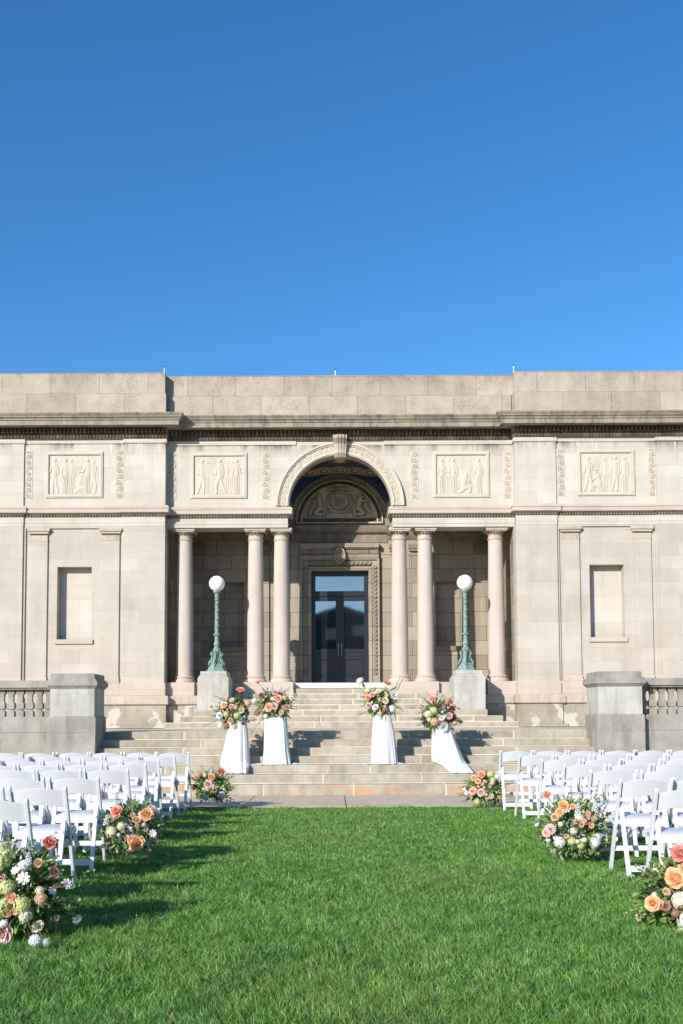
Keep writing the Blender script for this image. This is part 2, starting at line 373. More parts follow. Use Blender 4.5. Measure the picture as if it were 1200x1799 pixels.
# ------------------------------------------------------------------ ground
XC = .25
def lawn_z(y): return .012*(min(max(y, -8), 14)-14)
b = MB(); ys = [-260, -60, -8, 0, 7, 13.85]
for i, y in enumerate(ys):
    for x in (-260, -30, 0, 30, 260): b.v.append((x, y, lawn_z(y)-.02))
b.f = [(i*5+j, i*5+j+1, (i+1)*5+j+1, (i+1)*5+j) for i in range(len(ys)-1) for j in range(4)]
structure(b.build('lawn', M['lawn'], origin=(0, 0, 0)), 'mown green lawn between the chairs and the stone steps', 'lawn')
b = MB(); b.add([(-260, 13.87, -.06), (260, 13.87, -.06), (260, 300, -.06), (-260, 300, -.06)], [(0, 1, 2, 3)])
structure(b.build('ground', M['lawn'], origin=(0, 0, 0)), 'ground under and behind the building', 'ground')
b = MB(); x = -14.0
while x < 15:
    x2 = x+1.42
    off = .22
    sk = .0
    b.add([(x+.008, 13.87, -.05), (x2-.008, 13.87, -.05), (x2-.008, 15.93, -.05), (x+.008, 15.93, -.05),
           (x+.008, 13.87, 0), (x2-.008, 13.87, 0), (x2-.008, 15.93, 0), (x+.008, 15.93, 0)],
          [(4,5,6,7),(0,1,5,4),(1,2,6,5),(3,0,4,7)])
    x = x2
b.v = [(px, py, pz) for px, py, pz in b.v]
pav = b.build('pavement', M['pave'], origin=(0, 14, 0))
structure(pav, 'narrow strip of pale pavement slabs at the foot of the steps', 'pavement')

# ------------------------------------------------------------------ building
YB, YW, YK = 25.5, 25.77, 28.0
BL = thing('museum_building', 'pale limestone museum with columned porch, arched doorway and carved friezes', 'building', (XC, 26.5, 1.0))
U = lambda u: XC+u
def wall_cells(b, u0, u1, z0, z1, yf, yb, holes=()):
    us = sorted({u0, u1, *[h[0] for h in holes], *[h[1] for h in holes]}); zs = sorted({z0, z1, *[h[2] for h in holes], *[h[3] for h in holes]})
    for i in range(len(us)-1):
        for j in range(len(zs)-1):
            cu, cz = (us[i]+us[i+1])/2, (zs[j]+zs[j+1])/2
            if any(h[0] < cu < h[1] and h[2] < cz < h[3] for h in holes): continue
            a, c, d, e = U(us[i]), U(us[i+1]), zs[j], zs[j+1]
            b.add([(a,yf,d),(c,yf,d),(c,yf,e),(a,yf,e)], [(0,1,2,3)])
    for h in holes:
        a, c, d, e = U(h[0]), U(h[1]), h[2], h[3]
        b.add([(a,yf,d),(c,yf,d),(c,yf,e),(a,yf,e),(a,yb,d),(c,yb,d),(c,yb,e),(a,yb,e)], [(0,4,5,1),(1,5,6,2),(2,6,7,3),(3,7,4,0)])
    a, c = U(u0), U(u1)
    b.add([(a,yf,z0),(a,yb,z0),(a,yb,z1),(a,yf,z1)], [(0,3,2,1)]); b.add([(c,yf,z0),(c,yb,z0),(c,yb,z1),(c,yf,z1)], [(0,1,2,3)])
    b.add([(a,yf,z1),(c,yf,z1),(c,yb,z1),(a,yb,z1)], [(0,1,2,3)]); b.add([(a,yf,z0),(c,yf,z0),(c,yb,z0),(a,yb,z0)], [(0,3,2,1)])

def su(s, a, b_): return (s*a, s*b_) if s > 0 else (s*b_, s*a)
ENDU = 12.9
bays = [(5.60, 8.21), (9.28, 11.89)]
piers = [(4.535, 5.60), (8.21, 9.28), (11.89, ENDU)]
for s in (-1, 1):
    # wall behind: core
    b = MB(); u0, u1 = su(s, 4.535, ENDU)
    b.box(U(u0)+.02, U(u1)-.02, 25.87, 33, 1.0, 9.0)
    b.build('wall', M['wall'], BL)
    b = MB(); bf = MB()
    for (p0, p1) in piers:
        a, c = su(s, p0, p1)
        b.box(U(a), U(c), YB, 25.9, 1.6, 6.5); bf.box(U(a), U(c), YB, 25.9, 6.5, 8.6)
    for (p0, p1) in bays:
        a, c = su(s, p0, p1)
        r0, r1 = su(s, p0+.06, p1-.06)
        wall_cells(b, a, c, 1.6, 6.5, YB+.045, 25.75, [(r0, r1, 1.83, 6.17)])
        n0, n1 = su(s, p0+.84, p0+1.73)
        q = MB(); wall_cells(q, r0, r1, 1.83, 6.17, YB+.09, 25.862, [(n0, n1, 3.286, 5.172)])
        q.build('wall_panel', M['wall'], BL)
        bf.box(U(a), U(c), YB+.045, 25.9, 6.5, 8.6)
    b.build('wall', M['wall'], BL); bf.build('frieze_wall', M['frieze'], BL)
    for (p0, p1) in bays:
        n0, n1 = su(s, p0+.84, p0+1.73)
        ni = MB(); ni.box(U(n0)-.02, U(n1)+.02, 25.852, 25.868, 3.27, 5.19); ni.build('window_infill', M['frieze'], BL)
        sl = MB(); sl.box(U(n0)-.05, U(n1)+.05, YB+.04, 25.86, 3.17, 3.286); sl.build('window_sill', M['pink'], BL)
        for (q0, q1) in ((p0+.12, p0+.58), (p1-.63, p1-.17)):
            a, c = su(s, q0, q1); a, c = U(a), U(c); yf = YB+.045
            pl = MB(); pl.box(a, c, yf, YB+.1, 2.30, 5.84)
            po = pl.build('pilaster', M['wall'], BL)
            pb = MB(); pb.box(a-.03, c+.03, yf-.035, YB+.1, 1.83, 2.16); pb.box(a-.035, c+.035, yf-.04, YB+.1, 2.16, 2.215); pb.box(a-.018, c+.018, yf-.02, YB+.1, 2.215, 2.30)
            pb.build('pilaster_base', M['pink'], po, bevel=.008)
            pc = MB(); pc.box(a-.005, c+.005, yf-.008, YB+.1, 5.84, 5.875); pc.box(a-.0, c+.0, yf-.003, YB+.1, 5.875, 6.0)
            pc.box(a-.03, c+.03, yf-.03, YB+.1, 6.03, 6.09); pc.box(a-.06, c+.06, yf-.06, YB+.1, 6.09, 6.165)
            pc.build('pilaster_capital', M['trim'], po)
            pe = MB()
            for k in range(9):
                xx = a+(k+.5)*(c-a)/9; pe.sphere((xx, yf-.012, 6.015), .022, 6, 5, (.9, .9, 1.2))
            pe.build('egg_moulding', M['soot'], po, smooth=True)
# centre wall above porch with arch opening
RA, ZA = 1.34, 6.775
b = MB(); N = 48; top = 8.60
arc = [(RA*math.cos(math.pi*k/N), ZA+RA*math.sin(math.pi*k/N)) for k in range(N+1)]
for k in range(N):
    (x1, z1), (x2, z2) = arc[k], arc[k+1]
    b.add([(U(x1),YW,z1),(U(x2),YW,z2),(U(x2),YW,top),(U(x1),YW,top)], [(0,3,2,1)])
for s in (-1, 1):
    a, c = su(s, RA, 4.535); b.add([(U(a),YW,ZA-.02),(U(c),YW,ZA-.02),(U(c),YW,top),(U(a),YW,top)], [(0,1,2,3)])
b.build('frieze_wall', M['frieze'], BL)
# ceiling vault: a wide flat-sided vault behind the thin arched front wall
VA, VB_, YV = 2.56, 1.37, YW+.32
def vz(u): return ZA+VB_*math.sqrt(max(0, 1-(u/VA)**2))
v = MB(); NS = 64
for k in range(NS+1):
    u = VA*math.cos(math.pi*k/NS)
    for y in (YV, YK): v.v.append((U(u), y, vz(u)))
v.f = [(2*k, 2*(k+1), 2*(k+1)+1, 2*k+1) for k in range(NS)]
vault = v.build('vault', M['mosaic'], BL, smooth=True)
v2 = MB()
for k in range(NS+1):
    a = math.pi*k/NS
    for y in (YW+.001, YV): v2.v.append((U(RA*math.cos(a)), y, ZA+RA*math.sin(a)))
v2.f = [(2*k, 2*(k+1), 2*(k+1)+1, 2*k+1) for k in range(NS)]
v2.build('arch_soffit', M['trim'], BL, smooth=True)
# back face of the front wall above the porch
b = MB()
for k in range(N):
    (x1, z1), (x2, z2) = arc[k], arc[k+1]; b.add([(U(x1),YV,z1),(U(x2),YV,z2),(U(x2),YV,top),(U(x1),YV,top)], [(0,1,2,3)])
for s in (-1, 1):
    a, c = sorted((s*RA, s*4.535)); b.add([(U(a),YV,ZA-.02),(U(c),YV,ZA-.02),(U(c),YV,top),(U(a),YV,top)], [(0,3,2,1)])
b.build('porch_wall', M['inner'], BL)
def on_v(u, y, off=.012): return (U(u), y, vz(u)-off)
q = MB(); cy = YW+.62
for k in range(16):
    t0 = 2*math.pi*k/16; rr = .34 if k % 2 == 0 else .22
    q.add([on_v(.09*math.cos(t0-.3), cy+.14*math.sin(t0-.3)), on_v(.09*math.cos(t0+.3), cy+.14*math.sin(t0+.3)), on_v(rr*math.cos(t0), cy+rr*1.1*math.sin(t0))], [(0, 1, 2)])
q.build('mosaic_star', M['brass'], vault)
q = MB(); q.add([on_v(.11*math.cos(t), cy+.15*math.sin(t), .018) for t in np.linspace(0, 2*math.pi, 13)[:-1]], [tuple(range(12))]); q.build('mosaic_sun_disc', M['buffgold'], vault)
q = MB()
for k in range(22):
    t0 = math.pi*(1.02+.96*k/21)*1.0 if False else 2*math.pi*k/22; r1 = .42+.25*abs(math.cos(t0)); q.add([on_v(.36*math.cos(t0), cy+.36*math.sin(t0), .007), on_v((r1+.25)*math.cos(t0-.05), cy+(r1)*math.sin(t0-.05)*.9, .007), on_v((r1+.25)*math.cos(t0+.05), cy+(r1)*math.sin(t0+.05)*.9, .007)], [(0, 1, 2)])
q.build('mosaic_ray', M['rayblue'], vault)
q = MB(); n = 100
for k in range(n+1):
    t = k/n; u = -1.16+2.32*t; wv = .07*math.cos(t*math.pi*10); w0 = .40*min(1, 5*t+.2, 5*(1-t)+.2)
    q.v += [on_v(u, YW+1.62-w0+wv), on_v(u, YW+1.62+w0+wv)]
q.f = [(2*k, 2*k+2, 2*k+3, 2*k+1) for k in range(n)]
q.build('mosaic_cloud_band', M['tan'], vault)
for u in (-.85, -.43, 0, .43, .85):
    cc = lambda r, off: [on_v(u+r*math.cos(t), YW+1.62+r*1.75*math.sin(t), off) for t in np.linspace(0, 2*math.pi, 21)[:-1]]
    q = MB(); q.add(cc(.165, .02)+cc(.13, .02), [(i, (i+1) % 20, 20+(i+1) % 20, 20+i) for i in range(20)]); q.build('mosaic_medallion_ring', M['paletan'], vault)
    q = MB(); q.add(cc(.128, .021), [tuple(range(20))]); q.build('mosaic_medallion', M['soot'], vault)
    q = MB(); P_ = [(-.08,.10),(-.07,.0),(-.055,.02),(-.05,.11),(.03,.11),(.035,.0),(.05,0),(.06,.09),(.09,.02),(.10,-.06),(.05,-.13),(-.02,-.10),(-.07,-.06)]
    q.add([on_v(u+a*.9, YW+1.60+b_*1.1, .024) for a, b_ in P_], [tuple(range(len(P_)))]); q.build('mosaic_animal', M['paletan'], vault)
q = MB()
for k in range(78):
    a = math.pi*(k+.5)/78; q.sphere((U(1.40*math.cos(a)), YK-.012, ZA-.01+1.385*math.sin(a)), .015, 6, 4)
q.build('bead_moulding', M['marble'], BL, smooth=True)
for s in (-1, 1):
    q = MB(); q2 = MB(); q3 = MB()
    for k in range(16):
        aa = R(8+random.uniform(0, 15)); rr = 1.46+random.uniform(0, .25); c_ = (s*rr*math.cos(aa), ZA+rr*math.sin(aa)); r_ = random.uniform(.05, .09)
        q.add([(U(c_[0]+r_*math.cos(t)), YK-.006-.001*k, c_[1]+r_*math.sin(t)) for t in np.linspace(0, 2*math.pi, 13)[:-1]], [tuple(range(12))])
        q3.add([(U(c_[0]+r_*.6*math.cos(t)), YK-.0065-.001*k, c_[1]+r_*.6*math.sin(t)) for t in np.linspace(0, 2*math.pi, 13)[:-1]], [tuple(range(12))])
    for k in range(9):
        x = s*(1.44+.035*k); q2.add([(U(x-.02), YK-.03, ZA), (U(x+.02), YK-.03, ZA), (U(x), YK-.03, ZA+.22+.05*(k % 3))], [(0, 1, 2)])
    q.build('mosaic_cloud', M['tan'], BL); q3.build('mosaic_cloud_curl', M['paletan'], BL); q2.build('mosaic_flame', M['brass'], BL)

# archivolt: frames + carved ring + keystone
def arc_box(b, r0, r1, y0, y1, n=64, a0=0, a1=math.pi):
    P = [a0+(a1-a0)*k/n for k in range(n+1)]; o = len(b.v)
    for a in P:
        for r, y in ((r0, y0), (r1, y0), (r1, y1), (r0, y1)): b.v.append((U(r*math.cos(a)), y, ZA+r*math.sin(a)))
    b.f += [(o+4*k+j, o+4*k+(j+1) % 4, o+4*(k+1)+(j+1) % 4, o+4*(k+1)+j) for k in range(n) for j in range(4)]
    b.f += [tuple(o+j for j in range(4))[::-1], tuple(o+4*n+j for j in range(4))]
b = MB(); arc_box(b, 1.345, 1.37, YW-.05, YW+.02); arc_box(b, 1.37, 1.42, YW-.075, YW+.02); arc_box(b, 1.592, 1.63, YW-.07, YW+.02); arc_box(b, 1.63, 1.672, YW-.10, YW+.02)
arch = b.build('arch_moulding', M['relief'], BL)
def scroll_h(s, t, L, W, amp):
    """running leaf scroll in a strip of length L and width W"""
    X = s*L; Y = t*W; P = W*.92; h = .25*np.abs(np.sin(X/W*9)*np.sin(Y/W*7+X/W*3)); n = int(L/P)+2
    for i in range(n):
        cx = (i+.5)*P; sg = 1 if i % 2 else -1; cyy = W/2+sg*W*.10
        d = np.hypot(X-cx, Y-cyy)
        h = np.maximum(h, np.sqrt(np.clip(1-((d-W*.30)/(W*.09))**2, 0, 1))*.8)
        h = np.maximum(h, np.sqrt(np.clip(1-(d/(W*.15))**2, 0, 1)))
        for j in range(3):
            an = 1.2+j*2.1+i; h = np.maximum(h, capsule(X, Y, cx+W*.12*math.cos(an), cyy+W*.12*math.sin(an), cx+W*.42*math.cos(an+.4), cyy+W*.42*math.sin(an+.4), W*.07, W*.03, .7))
        h = np.maximum(h, capsule(X, Y, cx-P*.5, W/2-sg*W*.3, cx+P*.1, W/2-sg*W*.36, W*.06, W*.04, .8))
    return h*amp
def mp(s, t, h):
    a = math.pi*(1-s); r = 1.42+t*.172
    return U(r*np.cos(a)), YW-.035-h, ZA+r*np.sin(a)
relief('arch_carving', M['relief'], mp, lambda s, t: scroll_h(s, t, math.pi*1.5, .172, .024), 420, 18, BL)
b = MB(); kp = [(-.17, 8.02), (-.05, 8.0), (.05, 8.0), (.17, 8.02)]
for (x0, x1, f) in ((-.185, -.115, .30), (-.115, -.045, .34), (-.03, .03, .36), (.045, .115, .34), (.115, .185, .30)):
    # scrolled keystone: deeper at the top
    pr = [(YW-f*.55, 8.02), (YW-f*.75, 8.12), (YW-f*.5, 8.22), (YW-f*.62, 8.38), (YW-f, 8.50), (YW-f*1.05, 8.58), (YW, 8.60), (YW, 8.0)]
    n = len(pr); sc = lambda z: .78+.22*(z-8.0)/.6
    b.add([(U(x0*sc(z)), y, z) for y, z in pr]+[(U(x1*sc(z)), y, z) for y, z in pr], [tuple(range(n))[::-1], tuple(range(n, 2*n))]+[(i, (i+1) % n, n+(i+1) % n, n+i) for i in range(n)])
b.box(U(-.14), U(.14), YW-.13, YW, 8.01, 8.55)
b.build('keystone', M['trim'], BL)

# horizontal mouldings along the whole front
def front_path(step=True, reach=ENDU, mid=None):
    """plan path walked from right to left would put 'out' behind; we walk left->right so out = -y"""
    L = []
    def side(s):
        pts = [(4.535, YB)]
        if step:
            for (p0, p1) in bays: pts += [(p0, YB), (p0, YB+.045), (p1, YB+.045), (p1, YB)]
        pts.append((reach, YB)); pts.append((reach, YB+3))
        return [(U(s*u), y) for u, y in pts]
    left = side(-1)[::-1]; right = side(1)
    return left, right
lp, rp = front_path()
full = lp+[(U(-4.535), YW), (U(4.535), YW)]+rp
lp0, rp0 = front_path(False); full0 = lp0+[(U(-4.535), YW), (U(4.535), YW)]+rp0
def sweep_part(name, mat, prof, path, **k):
    b = MB(); b.sweep(prof, path); return b.build(name, mat, BL, **k)
# crown cornice
cp = [(-.1, 8.50), (.03, 8.50), (.06, 8.62), (.06, 8.765), (.33, 8.77), (.335, 8.79), (.40, 8.76), (.40, 8.88), (.425, 8.885), (.425, 8.905), (.44, 8.93), (.475, 8.95), (.475, 8.97), (.49, 8.99), (.52, 9.03), (.52, 9.055), (-.1, 9.10)]
sweep_part('cornice', M['cornice'], cp, full0)
fil = [(-.1, 8.385), (.018, 8.385), (.03, 8.40), (.03, 8.5), (-.1, 8.5)]
lpf = lp+[(U(-4.535), YW), (U(-1.15), YW)]; sweep_part('frieze_fillet', M['frieze'], fil, lpf)
rpf = [(U(1.15), YW), (U(4.535), YW)]+rp; sweep_part('frieze_fillet', M['frieze'], fil, rpf)
def run(path, sp, fn):
    for i in range(len(path)-1):
        p, q = Vector(path[i]), Vector(path[i+1]); L = (q-p).length
        if L < .5 or abs((q-p).x) < .1: continue
        n = int(L/sp); d = (q-p)/n
        for k in range(n): fn(p+d*(k+.5))
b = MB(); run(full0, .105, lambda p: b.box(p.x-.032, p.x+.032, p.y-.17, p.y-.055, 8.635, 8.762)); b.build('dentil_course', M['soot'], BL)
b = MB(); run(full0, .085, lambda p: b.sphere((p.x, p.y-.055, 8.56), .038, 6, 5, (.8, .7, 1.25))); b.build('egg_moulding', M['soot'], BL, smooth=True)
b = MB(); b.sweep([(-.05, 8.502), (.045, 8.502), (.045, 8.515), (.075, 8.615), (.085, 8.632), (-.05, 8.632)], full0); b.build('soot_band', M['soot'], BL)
# middle string course
mid = [(-.1, 6.535), (.05, 6.535), (.09, 6.565), (.10, 6.56), (.10, 6.655), (.115, 6.665), (.115, 6.685), (.085, 6.73), (.07, 6.745), (-.1, 6.76)]
arc_l = lp+[(U(-4.535), YW), (U(-1.36), YW), (U(-1.36), YW+.62)]
arc_r = [(U(1.36), YW+.62), (U(1.36), YW), (U(4.535), YW)]+rp
orn = [(-.1, 6.455), (.02, 6.455), (.05, 6.53), (-.1, 6.53)]
arch_b = [(-.05, 6.215), (.006, 6.215), (.006, 6.295), (.014, 6.298), (.014, 6.44), (.025, 6.455), (-.05, 6.455)]
for pth in (arc_l, arc_r):
    sweep_part('string_course', M['pink'], mid, pth)
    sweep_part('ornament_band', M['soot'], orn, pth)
b = MB()
for pth in (arc_l, arc_r): run(pth, .075, lambda p: b.sphere((p.x, p.y-.04, 6.49), .03, 6, 4, (.8, .7, 1.0)))
b.build('leaf_moulding', M['darkrelief'], BL, smooth=True)
b = MB()
for pth in (arc_l, arc_r): run([q for q in pth if abs(q[0]-XC) < 4.6 and q[1] > YW-.01], .06, lambda p: b.box(p.x-.016, p.x+.016, p.y-.115, p.y-.06, 6.69, 6.72))
b.build('bead_moulding', M['trim'], BL)
for s in (-1, 1):
    a, c = su(s, 4.535, ENDU)
    pth = [(U(a), YB), (U(c), YB)]
    b = MB(); b.sweep(arch_b, lp if s < 0 else rp); b.build('architrave', M['frieze'], BL)
    # entablature over porch columns
    a, c = su(s, 1.37, 4.535)
    b = MB(); b.box(U(a), U(c), YW, YW+.60, 6.215, 6.30); b.box(U(a), U(c)-(0.0), YW-.012, YW+.60, 6.30, 6.77)
    b.build('porch_entablature', M['frieze'], BL)
    a, c = su(s, 2.54, 4.535)
    b = MB(); b.box(U(a), U(c), YW+.60, YK, 6.60, 6.79); b.build('porch_ceiling', M['inner'], BL)
    pth = [(U(-4.535), YK), (U(-1.40), YK)] if s < 0 else [(U(1.40), YK), (U(4.535), YK)]
    sweep_part('ornament_band', M['darkrelief'], [(-.02, 6.30), (.03, 6.30), (.10, 6.42), (.12, 6.52), (-.02, 6.54)], pth)
# parapet
for (u0, u1, yf) in ((-ENDU, -4.535, YB), (-4.535, 4.535, YW), (4.535, ENDU, YB)):
    b = MB(); e = .0 if u0 == -4.535 else .0
    b.box(U(u0)+(.02 if u0 == -4.535 else 0), U(u1)-(.02 if u1 == 4.535 else 0), yf, yf+1.2, 9.04, 9.713)
    i0 = .03 if u0 != -4.535 else -.05; b.box(U(u0)+i0, U(u1)-i0, yf+.03, yf+1.2, 9.713, 10.27)
    b.build('parapet', M['parapet'], BL)
b = MB(); b.box(U(-ENDU)+.1, U(ENDU)-.1, 26.6, 33, 9.0, 10.1); b.build('roof', M['cornice'], BL)
for (u, y) in ((-4.64, 25.85), (-.11, 26.1), (4.61, 25.85)):
    b = MB(); b.lathe([(.012, 10.25), (.012, 10.52)], U(u), y, 8); b.lathe([(.02, 10.25), (.016, 10.30)], U(u), y, 8)
    o = b.build('roof_rod', M['white'], BL); q = MB(); q.sphere((U(u), y, 10.54), .022, 8, 6); q.build('rod_tip', M['black'], o, smooth=True)

# bases
bw = [(-.1, 1.0), (.055, 1.0), (.055, 1.07), (.055, 1.595), (-.1, 1.595)]
ledge = [(-.1, 1.0), (.16, 1.0), (.16, 1.062), (.14, 1.07), (-.1, 1.075)]
band = [(-.1, 1.596), (.10, 1.596), (.115, 1.615), (.115, 1.79), (.10, 1.815), (.04, 1.832), (-.1, 1.832)]
pl = [(-.1, 1.833), (.03, 1.833), (.03, 2.13), (.004, 2.165), (-.1, 2.165)]
lb, rb = front_path(True); LB = lb+[(U(-4.535), 25.74), (U(-2.6), 25.74)]; RB = [(U(2.6), 25.74), (U(4.535), 25.74)]+rb
for P_ in (LB, RB):
    sweep_part('base_wall', M['basewall'], bw, P_); sweep_part('base_ledge', M['basewall'], ledge, P_); sweep_part('base_band', M['trim'], band, P_)
sweep_part('plinth', M['pink'], pl, lb+[(U(-4.535), 25.9)]); sweep_part('plinth', M['pink'], pl, [(U(4.535), 25.9)]+rb)
# porch interior
b = MB(); b.box(U(-4.6), U(4.6), 26.1, YK+.3, 1.2, 2.15); b.build('porch_floor', M['joint'], BL)
for s in (-1, 1):
    a, c = su(s, 1.235, 2.53); b = MB(); b.box(U(a), U(c), 25.70, 26.6, 1.4, 2.172); b.build('column_plinth', M['pink'], BL, bevel=.008)
    a, c = su(s, 2.53, 3.79); b = MB(); b.box(U(a), U(c), 25.82, 26.6, 1.4, 2.16); b.build('column_plinth', M['pink'], BL)
    a, c = su(s, 3.79, 4.535); b = MB(); b.box(U(a), U(c), 25.70, 26.6, 1.4, 2.172); b.build('column_plinth', M['pink'], BL)
    # side wall of the porch
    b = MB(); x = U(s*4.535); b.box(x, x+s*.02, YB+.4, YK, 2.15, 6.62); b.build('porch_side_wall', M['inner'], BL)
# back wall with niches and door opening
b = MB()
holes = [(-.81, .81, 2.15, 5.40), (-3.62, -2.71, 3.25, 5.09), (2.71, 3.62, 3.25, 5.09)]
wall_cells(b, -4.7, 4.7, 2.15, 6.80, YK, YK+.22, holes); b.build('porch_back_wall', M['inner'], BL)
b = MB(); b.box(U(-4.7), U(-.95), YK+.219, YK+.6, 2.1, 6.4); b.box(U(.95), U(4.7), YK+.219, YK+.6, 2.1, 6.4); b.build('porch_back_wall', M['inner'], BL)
for s in (-1, 1):
    a, c = su(s, 2.66, 3.67); b = MB(); b.box(U(a), U(c), YK-.05, YK+.2, 3.12, 3.25); b.build('window_sill', M['darkrelief'], BL)
    for (q0, q1) in ((1.45, 1.70), (2.0, 2.30), (3.83, 4.18)):
        a, c = su(s, q0, q1); a, c = U(a), U(c); pm = MB(); pm.box(a, c, YK-.06, YK+.02, 2.15, 5.83); po = pm.build('pilaster', M['inner'], BL)
        pm = MB(); pm.box(a-.02, c+.02, YK-.08, YK, 5.83, 5.86); pm.box(a-.03, c+.03, YK-.09, YK, 5.95, 6.02); pm.box(a-.05, c+.05, YK-.12, YK, 6.02, 6.14); pm.build('pilaster_capital', M['darkrelief'], po)
# upper back wall: blue field to the vault, stone lunette in front
b = MB(); n = 64
b.add([(U(VA*math.cos(math.pi*k/n)), YK+.012, vz(VA*math.cos(math.pi*k/n))) for k in range(n+1)]+[(U(-VA), YK+.012, 6.70), (U(VA), YK+.012, 6.70)], [tuple(range(n+3))[::-1]]); b.build('mosaic_field', M['mosaic'], BL)
b = MB(); n = 40; rl = 1.39
b.add([(U(rl*math.cos(math.pi*k/n)), YK-.001, ZA+rl*.99*math.sin(math.pi*k/n)) for k in range(n+1)]+[(U(-rl), YK-.001, 6.40), (U(rl), YK-.001, 6.40)], [tuple(range(n+3))[::-1]]); b.build('lunette_wall', M['inner'], BL)
ZL = 6.767
def arc_b2(b, r0, r1, y0, y1, n=48):
    o = len(b.v)
    for k in range(n+1):
        a = math.pi*k/n
        for r, y in ((r0, y0), (r1, y0), (r1, y1), (r0, y1)): b.v.append((U(r*math.cos(a)), y, ZL+r*math.sin(a)))
    b.f += [(o+4*k+j, o+4*k+(j+1) % 4, o+4*(k+1)+(j+1) % 4, o+4*(k+1)+j) for k in range(n) for j in range(4)]
b = MB(); arc_b2(b, 1.06, 1.10, YK-.07, YK); arc_b2(b, 1.20, 1.235, YK-.08, YK); b.box(U(-1.235), U(1.235), YK-.08, YK-.002, 6.745, 6.785); b.box(U(-1.07), U(1.07), YK-.07, YK-.002, 6.895, 6.925)
lun = b.build('lunette_frame', M['lunette'], BL)
def hrope(s, t):
    return .03*(.5+.5*np.sin(s*2*math.pi*38+t*3))*(1-.3*np.abs(2*t-1))+.03*(np.abs(((s*7) % 1)-.5) < .10)*(np.abs(t-.5) < .48)
relief('lunette_border', M['soot'], lambda s, t, h: (U((1.10+.1*t)*np.cos(math.pi*(1-s))), YK-.03-h, ZL+(1.10+.1*t)*np.sin(math.pi*(1-s))), hrope, 300, 8, BL)
relief('lunette_border', M['soot'], lambda s, t, h: (U(-1.1+2.2*s), YK-.03-h, 6.785+.11*t), lambda s, t: hrope(s*.75, t), 240, 8, BL)
def hlun(s, t):
    X = -1.07+2.14*s; Z = t*1.0
    h = np.zeros_like(X)
    cz = .52
    d = np.hypot(X, Z-cz); h = np.maximum(h, .06*np.sqrt(np.clip(1-((d-.33)/.055)**2, 0, 1))*(.8+.2*np.sin(np.arctan2(Z-cz, X)*26)))
    h = np.maximum(h, .035*(d < .27)); h = np.maximum(h, .05*((d > .245) & (d < .265)))
    # small temple in the wreath
    for xx in (-.12, -.06, 0, .06, .12): h = np.maximum(h, .065*((np.abs(X-xx) < .016) & (Z > cz-.1) & (Z < cz+.1)))
    h = np.maximum(h, .065*((np.abs(X) < .16) & (np.abs(Z-cz-.11) < .015))); h = np.maximum(h, .065*((np.abs(X) < .17) & (np.abs(Z-cz+.11) < .015)))
    h = np.maximum(h, .06*((np.abs(X) < .12) & (Z > cz-.2) & (Z < cz-.15)))
    for sg in (-1, 1):   # kneeling figures either side
        c = lambda x0, z0, x1, z1, r0, r1=None, k=.07: capsule(X, Z, sg*x0, z0, sg*x1, z1, r0, r1, k)
        parts = [c(.60, .72, .60, .73, .062), c(.60, .64, .55, .40, .085, .08), c(.55, .34, .68, .14, .09, .07), c(.68, .12, .46, .09, .06, .045), c(.55, .34, .42, .22, .07, .055),
                 c(.42, .22, .44, .06, .05, .04), c(.58, .60, .74, .50, .04, .032), c(.74, .50, .88, .60, .032, .025), c(.60, .58, .46, .50, .038, .03)]
        if sg > 0: parts += [c(.74, .42, .86, .18, .08, .06, .05), c(.60, .60, .70, .70, .035)]
        else: parts += [c(.98, .30, .98, .06, .03, .05, .05), c(.78, .34, .84, .08, .06, .05, .05)]
        for q_ in parts: h = np.maximum(h, q_)
        h = np.maximum(h, capsule(X, Z, sg*.08, .93, sg*.34, .90, .035, .015, .05))
    for k in range(11): h = np.maximum(h, capsule(X, Z, -.36+.072*k, .16, -.36+.072*k, .24, .02, .03, .04))
    r = np.hypot(X, Z+.0)
    return np.where(r > 1.04, 0, h)
def mlun(s, t, h):
    X = -1.07+2.14*s; zz = t*np.sqrt(np.clip(1.06**2-np.minimum(np.abs(X), 1.05)**2, .0001, None))
    return U(X), YK-.015-1.7*hlun(s, zz/1.0), 6.92+np.minimum(zz, 1.0)*.875
relief('lunette_relief', M['lunette'], mlun, lambda s, t: s*0, 260, 130, BL)
# cornice over the door zone and door surround
sweep_part('inner_cornice', M['darkrelief'], [(-.02, 6.20), (.03, 6.20), (.03, 6.44), (.09, 6.47), (.10, 6.52), (.14, 6.60), (.16, 6.67), (-.02, 6.70)], [(U(-1.36), YK), (U(1.36), YK)])
b = MB()
for k in range(44): x = U(-1.34+2.68*(k+.5)/44); b.box(x-.016, x+.016, YK-.13, YK-.05, 6.47, 6.59)
b.build('fluted_band', M['darkrelief'], BL)
b = MB()
for s in (-1, 1):
    a, c = su(s, .81, .90); b.box(U(a), U(c), YK-.10, YK+.01, 2.15, 5.50)
    a, c = su(s, 1.06, 1.115); b.box(U(a), U(c), YK-.13, YK, 2.15, 5.74)
    a, c = su(s, .905, 1.055); b.box(U(a), U(c), YK-.07, YK, 2.15, 5.56)
b.box(U(-.90), U(.90), YK-.101, YK+.01, 5.40, 5.50); b.box(U(-1.06), U(1.06), YK-.07, YK, 5.56, 5.69); b.box(U(-1.06), U(1.06), YK-.128, YK, 5.70, 5.74)
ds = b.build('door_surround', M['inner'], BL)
b = MB(); b.sweep([(-.01, 5.742), (.15, 5.742), (.18, 5.80), (.15, 5.835), (.10, 5.838), (.10, 5.984), (.16, 6.0), (.22, 6.04), (.24, 6.13), (.24, 6.147), (-.01, 6.19)], [(U(-1.10), YK+.0), (U(1.10), YK+.0)])
b.build('door_cornice', M['inner'], BL)
b = MB()
